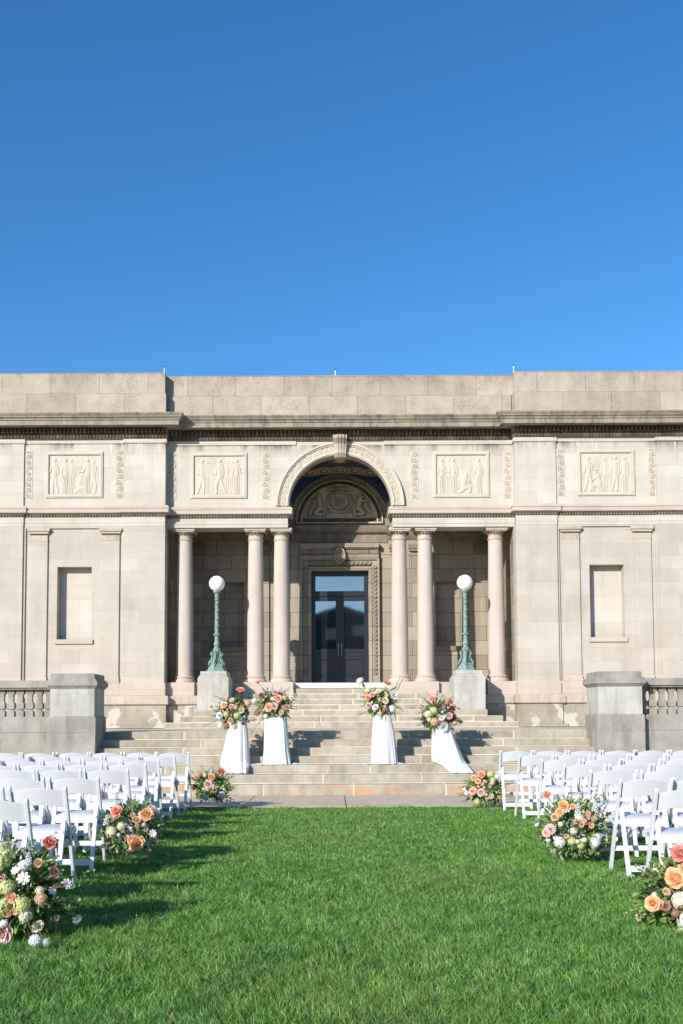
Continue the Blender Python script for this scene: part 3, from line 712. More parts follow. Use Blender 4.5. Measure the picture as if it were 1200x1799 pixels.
for k in range(40): x = U(-1.08+2.16*(k+.5)/40); b.box(x-.015, x+.015, YK-.135, YK-.09, 5.85, 5.975)
b.build('fluted_band', M['inner'], BL)
def hdia(s, t, n):  # interlaced guilloche
    a = s*n*math.pi; h = np.zeros_like(s)
    for ph in (0, math.pi): h = np.maximum(h, np.sqrt(np.clip(1-((t-.5-.34*np.sin(a+ph))/.11)**2, 0, 1)))
    return .045*np.maximum(h, .7*(np.hypot(((s*n) % 1-.5)*.9, (t-.5)*1.2) < .2))
for s_ in (-1, 1):
    relief('surround_carving', M['inner'], lambda s, t, h: (U(s_*(.915)+s_*(.13)*t) + 0*s, YK-.072-h, 2.45+3.1*s), lambda s, t: hdia(s, t, 26), 400, 14, BL)
relief('surround_carving', M['inner'], lambda s, t, h: (U(-.9+1.8*s), YK-.072-h, 5.565+.12*t), lambda s, t: hdia(s, t, 15), 260, 12, BL)
b = MB(); n = 28; ring = lambda r0, r1, y: [(U(r0*math.cos(2*math.pi*k/n)), y, 5.80+r1*math.sin(2*math.pi*k/n)) for k in range(n)]
v_ = ring(.175, .235, YK-.1)+ring(.175, .235, YK-.27)+ring(.16, .215, YK-.30)+ring(.125, .18, YK-.29)+ring(.12, .17, YK-.25)+ring(.06, .10, YK-.275)
b.add(v_, [(i*n+k, i*n+(k+1) % n, (i+1)*n+(k+1) % n, (i+1)*n+k) for i in range(5) for k in range(n)]+[tuple(5*n+k for k in range(n))])
b.build('cartouche', M['inner'], BL, smooth='auto')
b = MB(); b.box(U(-1.30), U(1.30), 25.95, 26.4, 2.02, 2.155); b.box(U(-.81), U(.81), 26.4, 28.3, 2.151, 2.165); b.build('threshold', M['marble'], BL)
# door
DR = MB(); y0 = YK+.14
DR.box(U(-.81), U(-.735), y0, y0+.1, 2.17, 5.4); DR.box(U(.735), U(.81), y0, y0+.1, 2.17, 5.4); DR.box(U(-.735), U(.735), y0, y0+.1, 5.27, 5.4)
DR.box(U(-.735), U(.735), y0-.01, y0+.1, 4.70, 4.84); DR.box(U(-.735), U(-.69), y0+.001, y0+.1, 4.84, 5.27); DR.box(U(.69), U(.735), y0+.001, y0+.1, 4.84, 5.27)
DR.box(U(-.8), U(.8), y0+.3, y0+.32, 2.1, 5.4)
door = DR.build('door', M['black'], BL)
g = MB(); g.box(U(-.69), U(.69), y0+.05, y0+.06, 4.84, 5.27); g.build('transom_window', M['glass'], door)
for s in (-1, 1):
    b = MB(); X = lambda p, q: (U(s*p), U(s*q)); yl = y0+.02
    def bb(p, q, ya, yb_, z0, z1): a, c = sorted(X(p, q)); b.box(a, c, ya, yb_, z0, z1)
    bb(.004, .118, yl, yl+.05, 2.17, 4.69); bb(.692, .733, yl, yl+.05, 2.17, 4.69); bb(.118, .692, yl, yl+.05, 4.56, 4.69)
    bb(.118, .692, yl, yl+.05, 3.10, 3.19); bb(.118, .692, yl, yl+.05, 2.90, 2.955); bb(.118, .692, yl, yl+.05, 2.17, 2.40)
    bb(.118, .692, yl+.02, yl+.05, 2.955, 3.10); bb(.118, .692, yl+.03, yl+.05, 2.40, 2.90); bb(.16, .65, yl+.008, yl+.03, 2.45, 2.85); bb(.15, .66, yl+.010, yl+.02, 2.985, 3.07)
    lf = b.build('door_leaf', M['black'], BL); lf.parent = door; lf.location = worldloc(lf)-worldloc(door) if False else lf.location-door.location
    g = MB(); a, c = sorted(X(.118, .692)); g.box(a, c, yl+.02, yl+.03, 3.19, 4.56); go = g.build('door_glass', M['glass'], door)
    h = MB(); xx = U(s*.045); h.tube([(xx, yl, 3.0), (xx, yl-.05, 3.0), (xx, yl-.05, 3.35), (xx, yl, 3.35)], .012); h.build('handle', M['metal'], door)

# columns
def column(u):
    x, y = U(u), 26.1
    b = MB(); pr = [(.225, 2.35)]
    for k in range(1, 13):
        t = k/12; pr.append((.225-.038*t**1.7, 2.35+t*(5.91-2.35)))
    b.lathe(pr, x, y, 40); col = b.build('column', M['column'], BL, smooth='auto')
    b = MB(); b.lathe([(.295, 2.172), (.30, 2.195), (.30, 2.225), (.285, 2.25), (.262, 2.255), (.25, 2.275), (.262, 2.292), (.272, 2.31), (.262, 2.33), (.235, 2.338), (.226, 2.36)], x, y, 40)
    b.build('column_base', M['pink'], col, smooth='auto')
    b = MB(); b.lathe([(.187, 5.905), (.205, 5.915), (.21, 5.93), (.205, 5.945), (.19, 5.955), (.19, 6.03), (.205, 6.04), (.20, 6.05), (.235, 6.09), (.262, 6.125)], x, y, 40)
    b.box(x-.265, x+.265, y-.265, y+.265, 6.125, 6.16); b.box(x-.285, x+.285, y-.285, y+.285, 6.16, 6.214)
    b.build('capital', M['trim'], col, smooth='auto')
    b = MB()
    for k in range(20): a = 2*math.pi*k/20; b.sphere((x+.237*math.cos(a), y+.237*math.sin(a), 6.088), .026, 6, 5, (1, 1, 1.3))
    b.build('egg_moulding', M['soot'], col, smooth=True)
for u in (-4.10, -2.235, -1.555, 1.555, 2.235, 4.10): column(u)

# carved relief panels and strips
def frame(b, u0, u1, z0, z1, y, w=.085):
    for (a, c, d, e, p) in ((u0, u1, z1-w, z1, .032), (u0, u1, z0, z0+w, .0319), (u0, u0+w, z0+w, z1-w, .0318), (u1-w, u1, z0+w, z1-w, .0317)): b.box(U(a), U(c), y-p, y+.02, d, e)
    w2 = .028
    for (a, c, d, e) in ((u0+w2, u1-w2, z1-w+.012, z1-w2), (u0+w2, u1-w2, z0+w2, z0+w-.012), (u0+w2, u0+w-.012, z0+w, z1-w), (u1-w+.012, u1-w2, z0+w, z1-w)): b.box(U(a), U(c), y-.042, y-.01, d, e)
W, H = 1.29, 1.0
def fig(X, Z, cx, lean=0, face=1, robe=False, arms=0, hgt=.93, kneel=False, stride=.07, k=1.0):
    g = lambda x0, z0, x1, z1, r0, r1=None, kk=1: capsule(X, Z, cx+face*x0, z0*hgt/.93, cx+face*x1, z1*hgt/.93, r0, r1, kk*k)
    h = g(.0+lean, .86, .005+lean, .875, .052, .055, 1.0)
    if kneel:
        L = [g(0, .86, .02, .62, .05, .05, 0)]
        h = capsule(X, Z, cx+.04*face, .50, cx+.04*face, .51, .055, None, k); L = [capsule(X, Z, cx, .42, cx-.04*face, .22, .085, .09, k), capsule(X, Z, cx-.04*face, .18, cx+.14*face, .17, .075, .06, k), capsule(X, Z, cx+.14*face, .17, cx+.12*face, .05, .05, .04, k), capsule(X, Z, cx-.05*face, .12, cx-.14*face, .05, .06, .04, k), capsule(X, Z, cx, .38, cx+.14*face, .30, .035, .03, k)]
    else:
        L = [g(lean, .78, .0, .76, .045, .05, .8), g(lean*.8, .74, 0, .50, .085, .075), ]
        if robe:
            q = np.clip((.52-Z)/.5, 0, 1); L.append(g(0, .50, 0, .06, .085, .105)*(.82+.18*np.sin(X*150+cx*30+q*3)))
        else: L += [g(0, .47, stride, .26, .065, .05), g(stride, .26, stride*.8, .05, .045, .032), g(-.01, .47, -stride*.7, .26, .062, .048, .85), g(-stride*.7, .26, -stride*1.9, .05, .042, .03, .85)]
        if arms == 0: L += [g(.07, .72, .10, .56, .036, .032, .9), g(.10, .56, .07, .42, .03, .025, .9)]
        if arms == 1: L += [g(.06, .72, .10, .58, .036, .03), g(.10, .58, .20, .56, .03, .022)]
        if arms == 2: L += [g(.06, .72, .16, .66, .036, .03), g(.16, .66, .20, .80, .03, .022)]
        L.append(g(-.07, .71, -.10, .52, .036, .026, .85))
    for q in L: h = np.maximum(h, q)
    return h
PAN = [
  [dict(cx=.14, face=-1, arms=1, stride=.05), dict(cx=.42, face=-1, arms=0, robe=True), dict(cx=.56, face=1, robe=True, arms=0, hgt=.92, k=.75), dict(cx=.98, face=-1, arms=1, robe=True), dict(cx=1.12, face=1, arms=1, robe=False, hgt=.86, k=.8), dict(cx=.80, kneel=True, k=.7)],
  [dict(cx=.20, face=1, arms=0, stride=.06), dict(cx=.33, face=1, arms=1, robe=True, k=.7, hgt=.9), dict(cx=.66, face=1, arms=0, stride=-.09), dict(cx=.86, face=1, robe=True, k=.6), dict(cx=.98, face=-1, robe=True, k=.6, hgt=.9), dict(cx=1.10, face=1, arms=1, robe=True)],
  [dict(cx=.14, face=1, arms=1, robe=True), dict(cx=.32, face=-1, arms=0, robe=True, k=.7), dict(cx=.44, face=1, robe=True), dict(cx=.74, kneel=True, face=1), dict(cx=.86, face=1, robe=True, k=.55), dict(cx=1.10, face=1, arms=0, robe=True)],
  [dict(cx=.20, face=1, arms=1, stride=.06), dict(cx=.42, kneel=True, face=-1), dict(cx=.62, face=1, robe=True, k=.7, hgt=.9), dict(cx=.78, face=1, arms=2, robe=True, k=.6), dict(cx=.88, face=1, arms=0, stride=.05), dict(cx=1.12, face=1, arms=0, robe=True, k=.8)]]
def relief_panel(u0, u1, z0, z1, y, figs):
    b = MB(); frame(b, u0, u1, z0, z1, y); po = b.build('relief_panel', M['relief'], BL)
    a, c, d, e = u0+.085, u1-.085, z0+.085, z1-.085
    def hf(s, t):
        X, Z = s*W, t*H; h = np.zeros_like(X)
        for g in figs: h = np.maximum(h, fig(X, Z, **g))
        return .034*h+.003*np.sin(X*40)*np.sin(Z*23)*(h <= .02)
    o = relief('relief_figures', M['relief'], lambda s, t, h: (U(a+(c-a)*s), y+.012-h, d+(e-d)*t), hf, 240, 180, BL)
    o.parent = po; o.location = o.location-po.location
def relief_strip(u0, u1, z0, z1, y):
    b = MB(); u0, u1 = sorted((u0, u1))
    for (a, c, d, e) in ((u0-.02, u0, z0, z1), (u1, u1+.02, z0, z1), (u0-.02, u1+.02, z1, z1+.02)): b.box(U(a), U(c), y-.010, y+.01, d, e)
    po = b.build('carved_strip', M['relief'], BL)
    o = relief('strip_carving', M['relief'], lambda s, t, h: (U(u0+(u1-u0)*t), y-.003-h, z0+(z1-z0)*s), lambda s, t: scroll_h(s, t, z1-z0, abs(u1-u0), .026), 180, 20, BL)
    o.parent = po; o.location = o.location-po.location
for s in (-1, 1):
    a, c = su(s, 6.165, 7.65); relief_panel(a, c, 6.97, 8.18, YB+.045, PAN[0 if s < 0 else 3])
    a, c = su(s, 2.44, 3.91); relief_panel(a, c, 6.99, 8.20, YW, PAN[1 if s < 0 else 2])
    a, c = su(s, 9.84, 11.33); relief_panel(a, c, 6.97, 8.18, YB+.045, PAN[2 if s < 0 else 1])
    for (q0, q1, y) in ((1.86, 2.03, YW), (4.30, 4.475, YW), (5.645, 5.82, YB+.045), (8.02, 8.18, YB+.045), (9.32, 9.49, YB+.045)):
        relief_strip(s*q0, s*q1, 6.96, 8.19, y)

# ------------------------------------------------------------------ steps
def step_row(b, jb, x0, x1, y0, y1, z0, z1, lo=1.2, hi=2.2):
    x = x0; first = True
    while x < x1-.01:
        L = random.uniform(lo, hi)
        x2 = x+L
        if x1-x2 < .5: x2 = x1
        g = .004
        dz = random.uniform(-.002, .002); b.box(x+(0 if first else g), x2-(0 if x2 == x1 else g), y0+random.uniform(0, .006), y1, z0+.012, z1+dz); x = x2; first = False
    jb.box(x0+.02, x1-.02, y0+.008, y1-.01, z0+.0, z1-.004)
ST = thing('stone_steps', 'wide flight of weathered tan stone steps climbing to the museum porch', 'steps', (XC, 15.9, 0))
tops = [.169, .312, .456, .587, .722, .853, 1.0]; T = .285
prev = -.02
for i, z in enumerate(tops):
    b = MB(); jb = MB(); y0 = 15.9+T*i
    step_row(b, jb, U(-4.25), U(4.25), y0, y0+T+.06 if i < 6 else 19.2, prev, z)
    o = b.build('step', M['step'], ST, bevel=.016); jb.build('mortar', M['joint'], o)
    prev = z-.004 if i < 6 else z
b = MB(); b.box(U(-ENDU), U(-4.26), 17.38, 25.9, .2, .985); b.box(U(4.26), U(ENDU), 17.38, 25.9, .2, .985)
ter = b.build('terrace', M['pave'], ST)
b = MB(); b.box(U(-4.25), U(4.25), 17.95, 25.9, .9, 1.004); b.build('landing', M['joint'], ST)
prev = .99
for i, (hw, y0, z) in enumerate([(4.28, 24.0, 1.14), (3.94, 24.3, 1.285), (3.61, 24.6, 1.43), (2.81, 24.9, 1.572), (2.81, 25.2, 1.715), (2.81, 25.5, 1.855), (1.235, 25.8, 2.0)]):
    b = MB(); jb = MB(); step_row(b, jb, U(-hw), U(hw), y0, (y0+.36) if i > 2 else 25.9, prev, z, 1.1, 1.9)
    o = b.build('step', M['step'], ST, bevel=.022); jb.build('mortar', M['joint'], o); prev = z-.004
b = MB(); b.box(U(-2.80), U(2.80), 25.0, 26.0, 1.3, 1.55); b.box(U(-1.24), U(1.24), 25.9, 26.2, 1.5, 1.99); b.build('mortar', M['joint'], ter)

# ------------------------------------------------------------------ lamp pedestals and lamps
for s, side in ((-1, 'left'), (1, 'right')):
    a, c = su(s, 2.80, 3.575); a, c = U(a), U(c); m = (a+c)/2
    o = MB()
    o.box(a, c, 24.72, 25.72, 1.431, 2.24); o.frust(m, 25.22, 2.24, 2.262, .387, .50, .375, .488); o.box(m-.355, m+.355, 24.75, 25.69, 2.262, 2.30); o.frust(m, 25.22, 2.30, 2.325, .355, .47, .325, .44); o.box(m-.325, m+.325, 24.78, 25.66, 2.325, 2.413)
    o = o.build('lamp_pedestal', M['granite_pale'], bevel=.008)
    tag(o, f'grey granite block with stepped top carrying the globe lamp on the {side} of the doorway', 'pedestal', 'granite lamp pedestals')
def lamp(x, y, z0):
    L = thing('globe_lamp', '', 'lamp', (x, y, z0), 'green bronze globe lamps flanking the porch steps')
    rot = R(20)
    b = MB(); b.lathe([(.275, z0), (.265, z0+.03), (.225, z0+.07), (.21, z0+.12), (.195, z0+.13), (.185, z0+.17), (.16, z0+.19), (.13, z0+.22)], x, y, 6, rot)
    b.build('lamp_base', M['bronze'], L)
    for k in range(6):
        a = rot+2*math.pi*k/6; d = Vector((math.cos(a), math.sin(a), 0)); c = Vector((x, y, 0)); q = MB()
        pts = [(.20, .16), (.205, .22), (.185, .27), (.155, .27), (.15, .24)]
        q.tube([c+d*r+Vector((0, 0, z0+z)) for r, z in [(.175, .14), (.20, .19), (.185, .25), (.145, .30), (.12, .36), (.125, .42), (.15, .46), (.14, .50), (.105, .50)]], [.028, .03, .028, .024, .022, .024, .028, .024, .018], 6)
        q.build('scroll_foot', M['bronze'], L, smooth=True)
    P = [(.125, .20), (.105, .26), (.085, .34), (.075, .42), (.08, .50), (.10, .53), (.105, .56), (.085, .59), (.065, .61), (.06, .66), (.075, .69), (.08, .72), (.062, .76), (.05, .80), (.055, .85), (.05, .90), (.075, .925), (.095, .94), (.085, .965), (.05, .975), (.048, 1.0),
         (.052, 1.2), (.046, 1.5), (.04, 1.80), (.045, 1.82), (.065, 1.83), (.068, 1.845), (.045, 1.86), (.045, 1.89), (.062, 1.90), (.055, 1.92), (.05, 1.98), (.06, 2.0), (.095, 2.03), (.10, 2.05), (.085, 2.075)]
    b = MB(); b.lathe([(r, z0+z) for r, z in P], x, y, 20); b.build('lamp_post', M['bronze'], L, smooth='auto')
    b = MB()
    for k in range(60):
        t = k/60; a = t*2*math.pi*4; b.sphere((x+.05*math.cos(a), y+.05*math.sin(a), z0+1.0+t*.78), .013, 5, 4, (1, 1, 1.6))
    b.build('cast_leaf_wrap', M['bronze'], L, smooth=True)
    b = MB(); b.sphere((x, y, z0+2.255), .20, 32, 20); b.build('globe', M['globe'], L, smooth=True)
    return reg(L)
L1 = lamp(U(-3.155), 25.22, 2.413); L1['label'] = 'green bronze lamp post with white globe on the left granite block'
dup(L1, (U(3.16), 25.22, 2.413), R(6), 'green bronze lamp post with white globe on the right granite block')

# ------------------------------------------------------------------ balustrades
def baluster():
    b = MB(); r2 = math.sqrt(2)
    z = 1.268
    pr = [(.065, 0), (.065, .088), (.060, .093), (.036, .108), (.036, .122), (.062, .135), (.066, .20), (.064, .225), (.044, .255), (.041, .34), (.050, .372), (.050, .385), (.065, .40), (.065, .467)]
    b.lathe([(r*r2, z+h) for r, h in pr], 0, 0, 4, math.pi/4); b.v = [(x, y*.8, z_) for x, y, z_ in b.v]
    return b
first_bal = None
for s, side in ((-1, 'left'), (1, 'right')):
    T_ = thing('stone_balustrade', '', 'balustrade', (U(s*4.6), 17.0, 0), 'grey granite balustrades')
    T_['label'] = 'grey granite end pier and balustrade beside the steps on the ' + ('left, pier face bleached white' if s < 0 else 'right')
    yf = 16.9; a, c = su(s, 4.27, 5.02); a, c = U(a), U(c)
    a2, c2 = su(s, 5.04, 12.6); a2, c2 = U(a2), U(c2)
    b = MB(); b.box(a-.03, c+.03, yf-.03, yf+.77, -.06, .998); o = b.build('pier_footing', M['granite'], T_, bevel=.006)
    b = MB(); b.box(a-.028, c+.028, yf-.027, yf+.766, 1.0, 1.25); b.frust((a+c)/2, yf+.37, 1.25, 1.275, (c-a)/2+.028, .397, (c-a)/2, .37); b.build('pier_base', M['granite'], T_)
    b = MB(); b.box(a, c, yf, yf+.74, 1.27, 1.745); b.build('pier', M['granite_pale'], T_)
    b = MB(); m = (a+c)/2; my = yf+.37; hw = (c-a)/2
    b.frust(m, my, 1.745, 1.79, hw+.012, .382, hw+.045, .415); b.box(m-hw-.055, m+hw+.055, my-.425, my+.425, 1.79, 1.865); b.box(m-hw-.03, m+hw+.03, my-.40, my+.40, 1.865, 1.90); b.box(m-hw-.0, m+hw+.0, my-.37, my+.37, 1.90, 1.985)
    b.frust(m, my, 1.985, 1.997, hw, .37, hw-.02, .35)
    b.build('pier_cap', M['granite'], T_)
    yr = yf+.14
    b = MB(); b.box(a2, c2, yr-.0, yr+.36, -.06, .996); b.build('retaining_wall', M['granite'], T_)
    b = MB(); b.box(a2, c2, yr+.002, yr+.34, 1.0, 1.235); b.frust((a2+c2)/2, yr+.171, 1.235, 1.268, (c2-a2)/2, .169, (c2-a2)/2, .13); b.build('balustrade_base', M['granite'], T_)
    b = MB(); b.box(a2, c2, yr+.03, yr+.31, 1.735, 1.765); b.box(a2, c2, yr-.005, yr+.35, 1.765, 1.87); b.frust((a2+c2)/2, yr+.171, 1.87, 1.887, (c2-a2)/2, .176, (c2-a2)/2, .16); b.build('handrail', M['granite'], T_)
    for k in range(30):
        x = U(s*(5.125+.1625*k))
        if first_bal is None:
            first_bal = baluster().build('baluster', M['granite'], T_, origin=(0, 0, 1.268)); o = first_bal
        else:
            o = first_bal.copy(); COL.objects.link(o); o.parent = T_
        o.location = Vector((x, yr+.17, 1.268))-T_.location

# ------------------------------------------------------------------ folding chairs
def make_chair():
    C = thing('folding_chair', '', 'chair', (0, 0, 0), 'white folding chairs set out in rows')
    for s in (-1, 1):
        x = s*.207
        b = MB(); P0, P1 = Vector((x, .0, .772)), Vector((x, .325, 0.0))
        b.bar(P1, P0, .024, .038)
        b.tube([(x-.0119, 0, .772), (x+.0119, 0, .772)], .019, 12)
        b.build('back_post', M['white'], C, origin=(x, .325, 0), bevel=.003)
        x = s*.176; b = MB(); b.bar((x, -.085, 0), (x, .105, .575), .034, .024); b.tube([(x-.0, .105-.012, .571), (x, .105+.012, .579)], .0169, 12)
        b.build('leg', M['white'], C, origin=(x, -.085, 0), bevel=.003)
        b = MB(); b.bar((s*.19, .07, .43), (s*.19, .40, .425), .014, .035); b.build('seat_rail', M['white'], C, origin=(s*.19, .07, .43))
    # seat pad
    b = MB(); n = 10; vs = []
    for j in range(n+1):
        for i in range(n+1):
            u, v_ = i/n*2-1, j/n*2-1; e = 1-max(abs(u), abs(v_))**6
            vs.append((u*.185, .235+v_*.19, .455+.022*e-.01*abs(v_)**2*0))
    top = len(vs); vs += [(x, y, .425) for x, y, z in vs]
    W_ = n+1; fs = [(j*W_+i, j*W_+i+1, (j+1)*W_+i+1, (j+1)*W_+i) for j in range(n) for i in range(n)]
    fs += [(top+j*W_+i, top+(j+1)*W_+i, top+(j+1)*W_+i+1, top+j*W_+i+1) for j in range(n) for i in range(n)]
    edge = [i for i in range(n+1)]+[j*W_+n for j in range(1, n+1)]+[n*W_+i for i in range(n-1, -1, -1)]+[j*W_ for j in range(n-1, 0, -1)]
    for k in range(len(edge)): a, c = edge[k], edge[(k+1) % len(edge)]; fs.append((c, a, top+a, top+c))
    b.add(vs, fs); b.build('seat', M['pad'], C, origin=(0, .235, .425), smooth='auto')
    b = MB(); b.box(-.186, .186, .042, .056, .395, .452); b.build('seat_apron', M['white'], C, bevel=.003)
    b = MB(); b.box(-.186, .186, .40, .415, .395, .448); b.build('seat_apron', M['white'], C, bevel=.003)
    # curved back slat with arched top
    b = MB(); n = 14; vs = []
    for i in range(n+1):
        t = i/n*2-1; x = t*.197; bow = -.022*(1-t*t)
        zt = .745+.034*(1-t*t); zb = .625+.022*(1-t*t)
        for (zz, dy) in ((zb, 0), (zt, 0), (zt, .015), (zb, .015)): yy = .325*(1-zz/.772)+bow+dy; vs.append((x, yy, zz))
    fs = [(4*i+k, 4*(i+1)+k, 4*(i+1)+(k+1) % 4, 4*i+(k+1) % 4) for i in range(n) for k in range(4)]+[(3, 2, 1, 0), tuple(4*n+k for k in range(4))]
    b.add(vs, fs); b.build('back_slat', M['white'], C, origin=(0, 0, .625), bevel=.003)
    b = MB(); b.bar((-.165, -.06, .075), (.165, -.06, .075), .014, .05, (0, 1, 0)); b.build('rear_stretcher', M['white'], C, bevel=.003)
    b = MB(); b.bar((-.2, .24, .20), (.2, .24, .20), .014, .042, (0, 1, 0)); b.build('front_stretcher', M['white'], C, bevel=.003)
    for s in (-1, 1):
        b = MB(); b.bar((s*.196, .12, .40), (s*.196, .26, .445), .006, .018); b.build('hinge_bar', M['metal'], C)
    return reg(C)
ORD = ['first', 'second', 'third', 'fourth', 'fifth', 'sixth', 'seventh', 'eighth', 'ninth']
proto = None
def put_chair(x, y, label, rz=0):
    global proto
    z = lawn_z(y)-.0
    if proto is None: proto = make_chair(); proto['label'] = label; proto.location = (x, y, z); proto.rotation_euler[2] = rz; return proto
    return dup(proto, (x, y, z), rz, label)
# rows: (x of the aisle-side post top in the photograph, distance, number of chairs)
left = [(331.8, 13.30, 7), (306.8, 12.35, 7), (279.8, 11.35, 6), (254.6, 10.5, 6), (225, 9.6, 5), (170.7, 8.5, 4), (113, 7.45, 3), (45, 6.48, 2)]
right = [(880, 13.30, 7), (914, 12.25, 6), (952, 11.15, 6), (991, 10.2, 5), (1039, 9.2, 4), (1087.5, 8.1, 4), (1148.7, 7.1, 3)]
for side, rows, s in (('left', left, -1), ('right', right, 1)):
    for r, (px, Y, n) in enumerate(rows):
        x0 = at(px, 1340, Y).x; row_rz = random.uniform(-.012, .012)+(.012 if s < 0 else -.012)
        for k in range(n):
            x = x0+s*(.207+k*.452)+random.uniform(-.008, .008); y = Y+random.uniform(-.03, .03)+.0*k
            lab = f'white folding chair, {ORD[k]} from the aisle, {ORD[r]} row from the steps, {side} block'
            if k == 0 and r == 0: lab = f'white folding chair at the aisle end of the {side} row nearest the steps'
            put_chair(x, y, lab, row_rz+random.uniform(-.03, .03))
for k in range(0): put_chair(-2.2-.452*k, 5.45, f'white folding chair, {ORD[k]} from the aisle, left row nearest the camera')

# ------------------------------------------------------------------ draped stands
def draped(name_label, keys, folds, train=None, seed=1):
    """keys: rows (z, xl, xr, yf, yb) from top to bottom"""
    rs = random.Random(seed); xm = (keys[0][1]+keys[0][2])/2; ym = (keys[0][3]+keys[0][4])/2
    zb = .456
    Tn = thing('draped_stand', name_label, 'flower stand', (xm, ym+.02, zb), 'white draped flower stands on the steps')
    b = MB(); b.box(keys[0][1]+.03, keys[0][2]-.03, 16.50, 16.74, zb+.001, keys[0][0]-.012); b.build('plinth', M['white'], Tn)
    nth, nz = 128, 48; b = MB(); ph = [rs.uniform(0, 6.28) for _ in range(6)]
    K = np.array(keys)
    for j in range(nz+1):
        t = j/nz; zi = t*(len(K)-1); i = min(int(zi), len(K)-2); f_ = zi-i; f_ = f_*f_*(3-2*f_)*.35+f_*.65
        z, xl, xr, yf, yb = K[i]*(1-f_)+K[i+1]*f_
        for k in range(nth):
            a = 2*math.pi*k/nth; ca, sa = math.cos(a), math.sin(a)
            ex = abs(ca)**.62*(1 if ca > 0 else -1); ey = abs(sa)**.62*(1 if sa > 0 else -1)
            amp = folds*(.35+1.25*t)
            rip = amp*(.5*math.sin(9*a+ph[0]+1.2*t)+.35*math.sin(15*a+ph[1]-2*t)+.3*math.sin(5*a+ph[2]+2.5*t)+.25*math.sin(23*a+ph[3]))
            hx, hy = (xr-xl)/2, (yb-yf)/2
            b.v.append(((xl+xr)/2+(hx+rip)*ex, (yf+yb)/2+(hy+rip)*ey, z+.004*math.sin(7*a+ph[4])*t))
    b.f = [(j*nth+k, (j+1)*nth+k, (j+1)*nth+(k+1) % nth, j*nth+(k+1) % nth) for j in range(nz) for k in range(nth)]
    b.f.append(tuple(range(nth)))
    for (x0, x1, yc) in (train or []):
        n = 40; o = len(b.v); m = 9
        for i in range(n+1):
            t = i/n; x = x0+(x1-x0)*t; wd = .085*(1-t**2)+.012
            for jj in range(m):
                v_ = jj/(m-1)*2-1; b.v.append((x, yc+wd*v_*.8+.015*math.sin(t*13), zb+.006+.035*(1-t*.7)*(.5+.5*math.sin(v_*4.2+t*5+seed))*(1-v_*v_)))
        b.f += [(o+i*m+jj, o+(i+1)*m+jj, o+(i+1)*m+jj+1, o+i*m+jj+1) for i in range(n) for jj in range(m-1)]
    b.build('drape', M['cloth'], Tn, smooth=True)
    return Tn
A = lambda px, Y=16.5: at(px, 1300, Y).x
draped('leftmost white draped stand, its hem spilling over the step edge', [(1.215, A(401), A(431), 16.48, 16.75), (1.0, A(399), A(434), 16.46, 16.75), (.75, A(394), A(436), 16.44, 16.75), (.50, A(387), A(438), 16.41, 16.75), (.44, A(391), A(438), 16.33, 16.50), (.33, A(406), A(436), 16.31, 16.45)], .014, None, 3)
draped('tall white draped stand left of the doorway, dappled with shade', [(1.235, A(464), A(503), 16.47, 16.75), (1.0, A(464), A(505), 16.46, 16.75), (.7, A(463), A(507), 16.46, 16.75), (.462, A(461), A(511), 16.45, 16.75)], .008, [(A(505), A(542), 16.58), (A(470), A(438), 16.52)], 5)
draped('tall white draped stand right of the doorway with cloth trailing both ways', [(1.275, A(657), A(687), 16.47, 16.75), (1.0, A(654), A(693), 16.46, 16.75), (.7, A(653), A(696), 16.46, 16.75), (.462, A(652), A(698), 16.45, 16.75)], .009, [(A(692), A(727), 16.57), (A(658), A(620), 16.52)], 8)
draped('rightmost white draped stand, its hem swept out to the right', [(1.06, A(764), A(794), 16.48, 16.75), (.9, A(760), A(799), 16.46, 16.75), (.68, A(759), A(808), 16.44, 16.75), (.50, A(759), A(816), 16.41, 16.75), (.44, A(775), A(819), 16.33, 16.5), (.32, A(790), A(828), 16.31, 16.44)], .012, None, 11)

# ------------------------------------------------------------------ flowers
def petal_pts(L, Wd, cup, curl, n=4, m=3, tip=.78):
    """petal lying along +x from the origin, cupped; returns grid verts"""
    vs = []
    for i in range(n+1):
        t = i/n; wd = Wd*math.sin(math.pi*(.10+tip*t))**.8
        for j in range(m+1):
            u = j/m*2-1; x = L*t; z = cup*t*t+curl*t**4; vs.append(Vector((x, wd*u*.5, z+.25*wd*u*u)))
    fs = [(i*(m+1)+j, (i+1)*(m+1)+j, (i+1)*(m+1)+j+1, i*(m+1)+j+1) for i in range(n) for j in range(m)]
    return vs, fs
def place(b, vf, mat): b.add([mat @ v for v in vf[0]], vf[1])
def fl_rose(rs, open_=1.0):
    b = MB(); k = 0
    for ring, (n, tilt, L, r) in enumerate([(3, 88, .50, .02), (4, 84, .62, .10), (5, 74, .74, .18), (6, 56, .84, .22), (6, 32, .90, .20), (6, 12, .92, .16)]):
        for i in range(n):
            a = 2*math.pi*i/n+ring*.7+rs.uniform(-.15, .15)
            m = Matrix.Rotation(a, 4, 'Z') @ Matrix.Translation((r, 0, 0)) @ Matrix.Rotation(-R(tilt*open_+rs.uniform(-6, 6)), 4, 'Y')
            place(b, petal_pts(L, (.55, .75, .9, 1.05, 1.15, 1.1)[ring], .16, -.22 if ring > 2 else .02, 4, 4, .62), m)
    return b
def fl_dahlia(rs):
    b = MB()
    for ring, (n, tilt, L) in enumerate([(6, 80, .5), (9, 62, .65), (12, 42, .80), (14, 22, .92), (14, 2, .96), (12, -22, .86)]):
        for i in range(n):
            a = 2*math.pi*i/n+ring*.4; m = Matrix.Rotation(a, 4, 'Z') @ Matrix.Rotation(-R(tilt+rs.uniform(-7, 7)), 4, 'Y')
            place(b, petal_pts(L, .34, .10, -.05, 3, 2), m)
    return b
